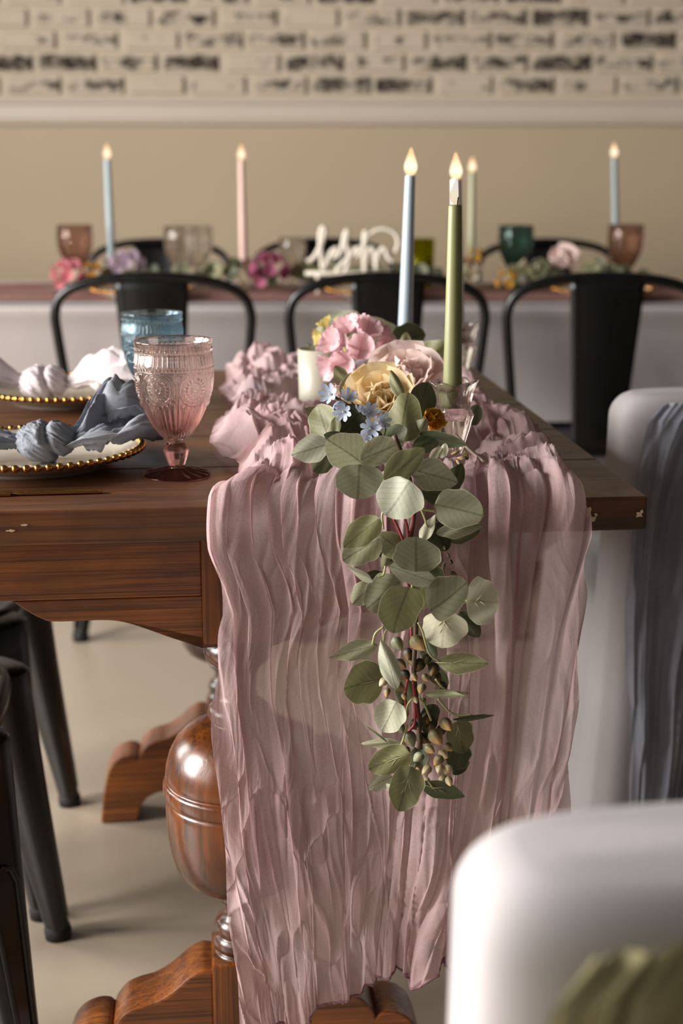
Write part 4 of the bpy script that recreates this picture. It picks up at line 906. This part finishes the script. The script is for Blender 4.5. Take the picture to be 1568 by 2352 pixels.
MP = {'pink': m_petal('petal_pink', 'f0cdd0', 'd793a0'), 'blush': m_petal('petal_blush', 'f6e0d8', 'ebc4ba'), 'yellow': m_petal('petal_warm_yellow', 'f8e4bb', 'edc98c'), 'lemon': m_petal('petal_lemon', 'e6d48a', 'c9a53c'),
      'blue': m_petal('petal_pale_blue', 'c6d0e4', '93a4c8', .3, .012), 'coral': m_petal('petal_coral', 'dd929a', 'c46a74'), 'lilac': m_petal('petal_lilac', 'c7b3c4', '9d84a0'), 'magenta': m_petal('petal_magenta', 'b06a82', '86405a'), 'orange': m_petal('petal_marigold', 'e8b24c', 'c98420'), 'white': m_petal('petal_cream', 'd8ccb4', 'b5a685')}
PET = [petal_mesh('petal', .46, 1, .25, .05, 70+i) for i in range(4)]; PETB = [petal_mesh('petal', .60, 1, .42, .07, 80+i) for i in range(4)]; PETN = [petal_mesh('petal', .20, 1, .25, .02, 90)]
PETM = {}
def petal(parent, mes, i, col, M):
    me0 = mes[i % len(mes)]; key = (me0.name, col)
    if key not in PETM: me = me0.copy(); me.materials.clear(); me.materials.append(MP[col]); PETM[key] = me
    return obj('petal', PETM[key], None, parent, M=M)
def dirmat(p, d, up_roll, sc):
    """petal root at p, growing along d"""
    y = Vector(d).normalized(); ref = Vector((0, 0, 1)) if abs(y.z) < .95 else Vector((1, 0, 0)); x = y.cross(ref).normalized(); z = x.cross(y)
    B = Matrix((x, y, z)).transposed() @ Matrix.Rotation(up_roll, 3, 'Y'); return Matrix.Translation(p) @ B.to_4x4() @ Matrix.Diagonal((sc, sc, sc, 1))
def rose(c, r, col, label, axis, seed, cat='flower', name='rose_bloom', n=(3, 5, 6, 7)):
    rr = random.Random(seed); t = thing(name, label, cat, c-Vector((0, 0, r*.6))); ax = Vector(axis).normalized(); ref = Vector((0, 0, 1)) if abs(ax.z) < .9 else Vector((1, 0, 0))
    a1 = ax.cross(ref).normalized(); a2 = ax.cross(a1); k = 0; base = c-ax*r*.45-Vector(t.location)
    for ri, cnt in enumerate(n):
        spread = .10+.34*ri; 
        for j in range(cnt):
            a = 2*math.pi*(j+.5*ri)/cnt+rr.uniform(-.2, .2); rad = a1*math.cos(a)+a2*math.sin(a)
            d = (ax*math.cos(spread)+rad*math.sin(spread)).normalized(); L = r*(.72+.16*ri)*rr.uniform(.92, 1.08)
            # petal faces inwards: local z towards the axis
            y = d; zc = (-rad*math.cos(spread)+ax*math.sin(spread)).normalized(); x = y.cross(zc); B = Matrix((x, y, zc)).transposed()
            M = Matrix.Translation(base+rad*r*.06*ri) @ B.to_4x4() @ Matrix.Diagonal((L*(.9+.05*ri), L, L*(1.0 if ri < 2 else .55), 1)); petal(t, PETB, k, col, M); k += 1
    return t
def floret_ball(c, r, col, label, seed, n=16, name='hydrangea_bloom', axis=(0, -.5, .8), fr=.42, flat=1.0):
    rr = random.Random(seed); t = thing(name, label, 'flower', c-Vector((0, 0, r*.8)))
    for k in range(n):
        zf = 1-1.25*(k+.5)/n; an = k*2.39996; rxy = math.sqrt(max(0, 1-zf*zf)); d = Vector((rxy*math.cos(an), rxy*math.sin(an), zf)); q = Vector((0, 0, 1)).rotation_difference(Vector(axis)); d = q @ d
        d.z *= flat; p = c+d*r*.72-Vector(t.location); dn = d.normalized(); ref = Vector((0, 0, 1)) if abs(dn.z) < .9 else Vector((1, 0, 0)); a1 = dn.cross(ref).normalized(); a2 = dn.cross(a1); o = rr.uniform(0, 1.5)
        for j in range(4):
            a = o+j*math.pi/2; rad = a1*math.cos(a)+a2*math.sin(a); y = (rad+dn*.45).normalized(); x = y.cross(dn).normalized(); zc = x.cross(y); B = Matrix((x, y, zc)).transposed()
            petal(t, PETB, k+j, col, Matrix.Translation(p) @ B.to_4x4() @ Matrix.Diagonal((r*fr*.85, r*fr, r*fr, 1)))
    return t
def pv(px, py, v): return on_v(px, py, v)
rose(pv(932, 868, .245), .044, 'blush', 'pale blush rose bloom lying beside the crystal candle holder', (-.1, -.6, .8), 1)
rose(pv(872, 912, .165), .034, 'yellow', 'warm yellow rose bloom between eucalyptus leaves', (-.2, -.75, .65), 2)
floret_ball(pv(822, 818, .37), .045, 'pink', 'rose pink hydrangea bloom beside the white votive candle', 3, 16, fr=.52)
floret_ball(pv(765, 772, .50), .020, 'lemon', 'lemon yellow blossom above the white votive candle', 4, 6, 'yellow_blossom', fr=.75)
rose(pv(778, 905, .22), .022, 'blush', 'small pale blush bud behind the blue flowers', (-.4, -.6, .6), 6, n=(3, 4))
rose(pv(993, 966, .11), .018, 'orange', 'marigold orange blossom tucked beside the crystal holder', (.3, -.7, .4), 5, name='marigold_blossom', n=(3, 5, 6))
# pale blue star flowers on a thin stem
bs = thing('blue_flower_sprig', 'sprig of small pale blue star flowers on a thin dark stem', 'flower', pv(850, 1000, .03)); VB_ = .005
for k, (x, y, r, ax_) in enumerate([(757, 905, 27, (-.5, -.8, .3)), (800, 913, 24, (.2, -.6, .7)), (788, 946, 25, (-.3, -.9, .1)), (848, 946, 24, (.2, -.8, .5)), (877, 966, 23, (.5, -.7, .3)), (850, 984, 27, (0, -1, .1)), (842, 1014, 26, (-.2, -.9, -.3)), (776, 925, 18, (.3, -.5, -.6)), (826, 943, 18, (.3, .3, .6))]):
    c = pv(x, y, VB_); rr_ = r*mpp(c); ax = Vector(ax_).normalized(); ref = Vector((0, 0, 1)) if abs(ax.z) < .9 else Vector((1, 0, 0)); a1 = ax.cross(ref).normalized(); a2 = ax.cross(a1)
    for j in range(7):
        a = 2*math.pi*j/7+k; rad = a1*math.cos(a)+a2*math.sin(a); yv = (rad+ax*.45).normalized(); xv = yv.cross(ax).normalized(); zc = xv.cross(yv); B = Matrix((xv, yv, zc)).transposed()
        petal(bs, PETN, 0, 'blue', Matrix.Translation(c-Vector(bs.location)-ax*rr_*.25) @ B.to_4x4() @ Matrix.Diagonal((rr_*1.15, rr_*1.15, rr_, 1)))
    obj('flower_centre', lathe('flower_centre', [(.0001, .0), (rr_*.14, rr_*.05), (rr_*.10, rr_*.3), (.0001, rr_*.42)], 8), m_plain('pale_stamen', 'd8d2b4', .6) if k == 0 else bpy.data.materials['pale_stamen'], bs, M=Matrix.Translation(c-Vector(bs.location)-ax*rr_*.25) @ Vector((0, 0, 1)).rotation_difference(ax).to_matrix().to_4x4())
M_DST = m_plain('dark_flower_stem', '3c4020', .5)
for l in ([(870, 1000), (848, 968), (800, 930), (765, 908)], [(880, 1005), (885, 985), (878, 968)], [(825, 950), (812, 930), (803, 918)], [(800, 930), (780, 922), (758, 905)], [(865, 1000), (850, 985), (846, 960)], [(860, 1005), (850, 1000), (845, 1012)]):
    wpart('stem', tube_mesh('stem', spline([tuple(pv(x, y, VB_+.004)) for x, y in l], 20), .0009, 5), M_DST, bs)
# white votive candle cup
vp = pv(735, 880, .52); vt = thing('votive_candle', 'white wax votive candle in a pale cup beside the pink hydrangea', 'candle', (vp.x, vp.y, TH+.0035))
M_FROST = m_plain('white_ceramic_cup', 'bdb7a6', .35, var=.02)
obj('glass_cup', lathe('glass_cup', [(.0005, 0), (.026, 0), (.029, .004), (.0305, .088), (.0290, .088), (.0272, .006), (.0005, .006)], 36), M_FROST, vt); obj('wax', lathe('wax', [(.0005, .0065), (.0265, .0065), (.0275, .070), (.0005, .0685)], 28), m_plain('cream_wax', 'ded5bf', .5), vt)
# ================================================================ white clothed table at the back
BT0, BT1, BX0, BX1 = 3.47, 4.12, -2.3, 2.6
bt = thing('banquet_table', 'long banquet table under a white floor length cloth', 'table', ((BX0+BX1)/2, (BT0+BT1)/2, 0))
obj('tabletop', box_mesh('tabletop', BX1-BX0-.02, BT1-BT0-.07, .03, .004), m_plain('folding_table_top', 'b9b0a4', .6), bt, loc=(0, 0, .738))
for sx in (-1, 1):
    for sy in (-1, 1): obj('leg', tube_mesh('leg', [(sx*2.2, sy*.10, 0), (sx*2.2, sy*.10, .73)], .016, 8), m_plain('grey_steel', '77777a', .4, .8) if 'grey_steel' not in bpy.data.materials else bpy.data.materials['grey_steel'], bt)
M_WCLOTH = m_cloth('white_tablecloth', 'bdb5b4', .04, .1)
def bcloth():
    prof = []
    for (y, z) in [(BT0+.165, .07), (BT0+.165, .30), (BT0+.155, .47), (BT0+.05, .67), (BT0+.004, .735), (BT0-.003, .750), (BT0+.004, .7575), (BT0+.02, .7585), ((BT0+BT1)/2, .7585), (BT1-.02, .7585), (BT1+.004, .7575), (BT1+.006, .72), (BT1+.012, .3), (BT1+.012, .07)]: prof.append((y, z))
    pp = spline([(y, z, 0) for y, z in prof], 120); nx = 420; X = np.linspace(BX0, BX1, nx); P = np.zeros((120, nx, 3)); mid = (BT0+BT1)/2
    for i in range(120):
        y, z = pp[i, 0], pp[i, 1]; k = np.clip((.75-z)/.68, 0, 1); s = -1 if y < mid else 1
        P[i, :, 0] = X; P[i, :, 1] = y+s*k*(.004+.014*vn(X*4.2, 0*X+k*1.2, 71)+.010*vn(X*11, 0*X+k, 72)+.008*np.sin(X*13)); P[i, :, 2] = min(z, .7605)
    return grid_mesh('tablecloth', P)
tc = obj('tablecloth', bcloth(), M_WCLOTH); tag(tc, 'white cloth hanging to the floor from the long back table', 'tablecloth')
zt = .7610
# dusty pink runner along the back table
n, m = 60, 500; X = np.linspace(BX0+.05, BX1-.05, m); P = np.zeros((n, m, 3)); UV = np.zeros((n, m, 2))
for i, q in enumerate(np.linspace(0, 1, n)):
    y = BT0+.075+.52*q+.015*vn(X*5, 0*X+q, 81); P[i, :, 0] = X; P[i, :, 1] = y; P[i, :, 2] = zt+.001+.0035*ridge(X*4+vn(X*2, q*4+0*X, 82), 0*X+q*9, 83, 1.6)*(.3+.7*math.sin(math.pi*q)); UV[i, :, 0] = q*.6; UV[i, :, 1] = X
M_DPINK = m_gauze('dusty_pink_gauze', 'b8918a', '977068', .97, .2)
tag(obj('table_runner', grid_mesh('table_runner', P, UV), M_DPINK), 'dusty pink gauze runner laid along the white clothed table', 'table runner')
zt2 = zt+.006
def bx(px, y, py=640): return on_y(px, py, y).x
# plates in front of the chairs
for k, (px, lb) in enumerate([(330, 'gold beaded plate on the white table behind the blue goblet'), (862, 'gold beaded plate on the white table behind the floral centrepiece'), (1378, 'gold beaded plate on the white table near the small rose goblet')]):
    pl = plate((bx(px, 3.64), 3.598, zt+.0045), lb, True)
    pl.scale = (1.0, 1.0, 1.0)
def bgob(px, py_top, y, mat, label):
    z = on_y(px, py_top, y).z; h = z-zt2; goblet(GOBL, mat, (bx(px, y), y, zt2), label, h/.151)
bgob(176, 517, 3.86, M_ROSEG, 'dusky rose goblet on white table beside the pale blue taper'); bgob(418, 520, 3.86, M_CLEARG, 'clear goblet on the white table, before its clear twin'); bgob(454, 520, 3.98, M_CLEARG, 'clear goblet on the white table, behind its clear twin')
bgob(672, 545, 3.92, M_CLEARG, 'small clear goblet on white table beside the magenta flowers'); bgob(1182, 518, 3.86, M_TEALG, 'teal goblet on the white table'); bgob(1432, 516, 3.85, M_ROSEG, 'rose goblet on the white table under the grey blue taper')
# green glass votive
gv = thing('votive_candle', 'lime green glass votive on the white table', 'candle', (bx(966, 3.86), 3.86, zt2)); zg2 = on_y(966, 548, 3.86).z-zt2
M_LIME2 = m_glass('lime_glass', 'eef07a', 'dfe060', 0, .14, .55)
obj('glass_cup', lathe('glass_cup', [(.0005, 0), (.030, 0), (.034, .004), (.036, zg2), (.0335, zg2), (.031, .008), (.0005, .008)], 28), M_LIME2, gv); obj('wax', lathe('wax', [(.0005, .009), (.030, .009), (.032, zg2*.6), (.0005, zg2*.58)], 24), m_plain('yellow_wax', 'd3c83a', .5), gv)
# tapers on the back table
def btaper(pt, pb, ptop, pbase, y, col, label):
    zb = zt2+.06; hx = bx(pb, y, pbase); holder(hx, y, zt2, .075, 'clear candle holder under the '+label.split(' taper')[0]+' taper on the white table')
    taper(pt, ptop, y, zb, .0215, .0155, col, label, pxb=pb)
btaper(246, 259, 364, 600, 3.88, '93a3a8', 'pale blue taper candle between rose goblet and clear goblets'); btaper(554, 560, 366, 610, 3.88, 'd3b1a6', 'pale pink taper candle before the taupe wall')
btaper(1084, 1080, 394, 600, 3.90, 'a3a384', 'sage green taper candle behind the olive taper'); btaper(1410, 1412, 360, 540, 4.00, '8d9a9c', 'grey blue taper candle behind the rose goblet')
# flowers and foliage on the back table
def by(px, py, y): return on_y(px, py, y)
floret_ball(by(158, 632, 3.66), .038, 'coral', 'coral pink blossom on white table below the dusky rose goblet', 21, 8, 'coral_blossom', fr=.6, flat=.8)
floret_ball(by(212, 628, 3.74), .024, 'orange', 'golden yellow blossom on white table beside the coral blossom', 22, 6, 'yellow_blossom', fr=.6)
floret_ball(by(292, 607, 3.76), .042, 'lilac', 'pale lilac blossom cluster on white table below the pale blue taper', 23, 10, 'lilac_blossom', fr=.5, flat=.6)
floret_ball(by(618, 625, 3.72), .044, 'magenta', 'deep magenta blossom cluster on the white table', 24, 10, 'magenta_blossom', fr=.55)
rose(by(1292, 596, 3.78), .050, 'blush', 'blush rose bloom on white table between teal and rose goblets', (0, -.6, .7), 25, n=(3, 5, 6))
floret_ball(by(1092, 588, 3.80), .017, 'orange', 'small marigold blossom on white table beside the sage taper', 26, 5, 'marigold_blossom', fr=.7)
floret_ball(by(1164, 645, 3.70), .022, 'orange', 'marigold blossom on white table below the teal goblet', 27, 5, 'marigold_blossom', fr=.7)
floret_ball(by(1084, 628, 3.74), .022, 'white', 'cream blossom on white table beside the sage taper', 28, 5, 'cream_blossom', fr=.7)
floret_ball(by(1215, 622, 3.80), .030, 'white', 'cream blossom on white table beside the teal goblet', 29, 7, 'cream_blossom', fr=.7, flat=.5)
bgar = thing('eucalyptus_garland', 'eucalyptus garland lying along the white clothed table', 'garland', (bx(760, 3.76), 3.76, zt2))
def bleaf(px, py, L, W, ang, y, col):
    v = (Vector((0, y, 0))-TC).dot(EY); leaf(px, py, L, W, ang, v, col, 'round', parent=bgar)
rr = random.Random(5)
for k in range(64):
    px = rr.uniform(120, 1480); py = rr.uniform(612, 640); c = on_y(px, py, 3.755); v = (c-TC).dot(EY)
    leaf(px, py, rr.uniform(30, 46), rr.uniform(22, 36), rr.uniform(0, 360), v, rr.choice('gooddd'), 'round', parent=bgar)
wpart('stem', tube_mesh('stem', [(bx(px, 3.765), 3.765+.008*math.sin(px*.02), zt2+.006) for px in range(110, 1500, 40)], .004, 6), M_BRN, bgar)
# white cut-out script sign
M_SIGN = m_plain('white_painted_wood', 'd9cfbf', .6); sg = thing('script_sign', 'white cut out script word standing on the back table', 'sign', (bx(820, 3.70), 3.70, zt2))
def stroke(pts, rad=.0065, name='letter'):
    return wpart(name, tube_mesh(name, spline([tuple(on_y(x, y, 3.70)) for x, y in pts], 10*len(pts)), rad, 8), M_SIGN, sg)
stroke([(706, 602), (722, 590), (738, 560), (746, 530), (740, 524), (735, 545), (738, 590), (742, 616), (752, 600)])
stroke([(752, 600), (762, 578), (774, 572), (768, 590), (782, 580), (792, 540), (798, 532), (794, 560), (800, 580), (798, 610), (786, 630), (774, 622), (786, 606), (806, 588)])
stroke([(806, 588), (815, 575), (826, 570), (822, 588), (834, 570), (842, 540), (838, 536), (836, 570), (838, 624)])
stroke([(838, 600), (846, 575), (856, 572), (862, 590), (864, 618)]); stroke([(864, 600), (874, 575), (884, 572), (890, 590), (902, 600)])
stroke([(842, 545), (858, 532), (880, 526), (905, 535), (914, 556), (908, 580)], .005)
wpart('stand_bar', tube_mesh('stand_bar', [tuple(on_y(x, 628, 3.70)) for x in (700, 760, 820, 880, 915)], .006, 8), M_SIGN, sg)
for x in (730, 890):
    a = on_y(x, 628, 3.70); wpart('stand_post', tube_mesh('stand_post', [tuple(a), (a.x, a.y, zt2-.004)], .006, 8), M_SIGN, sg)
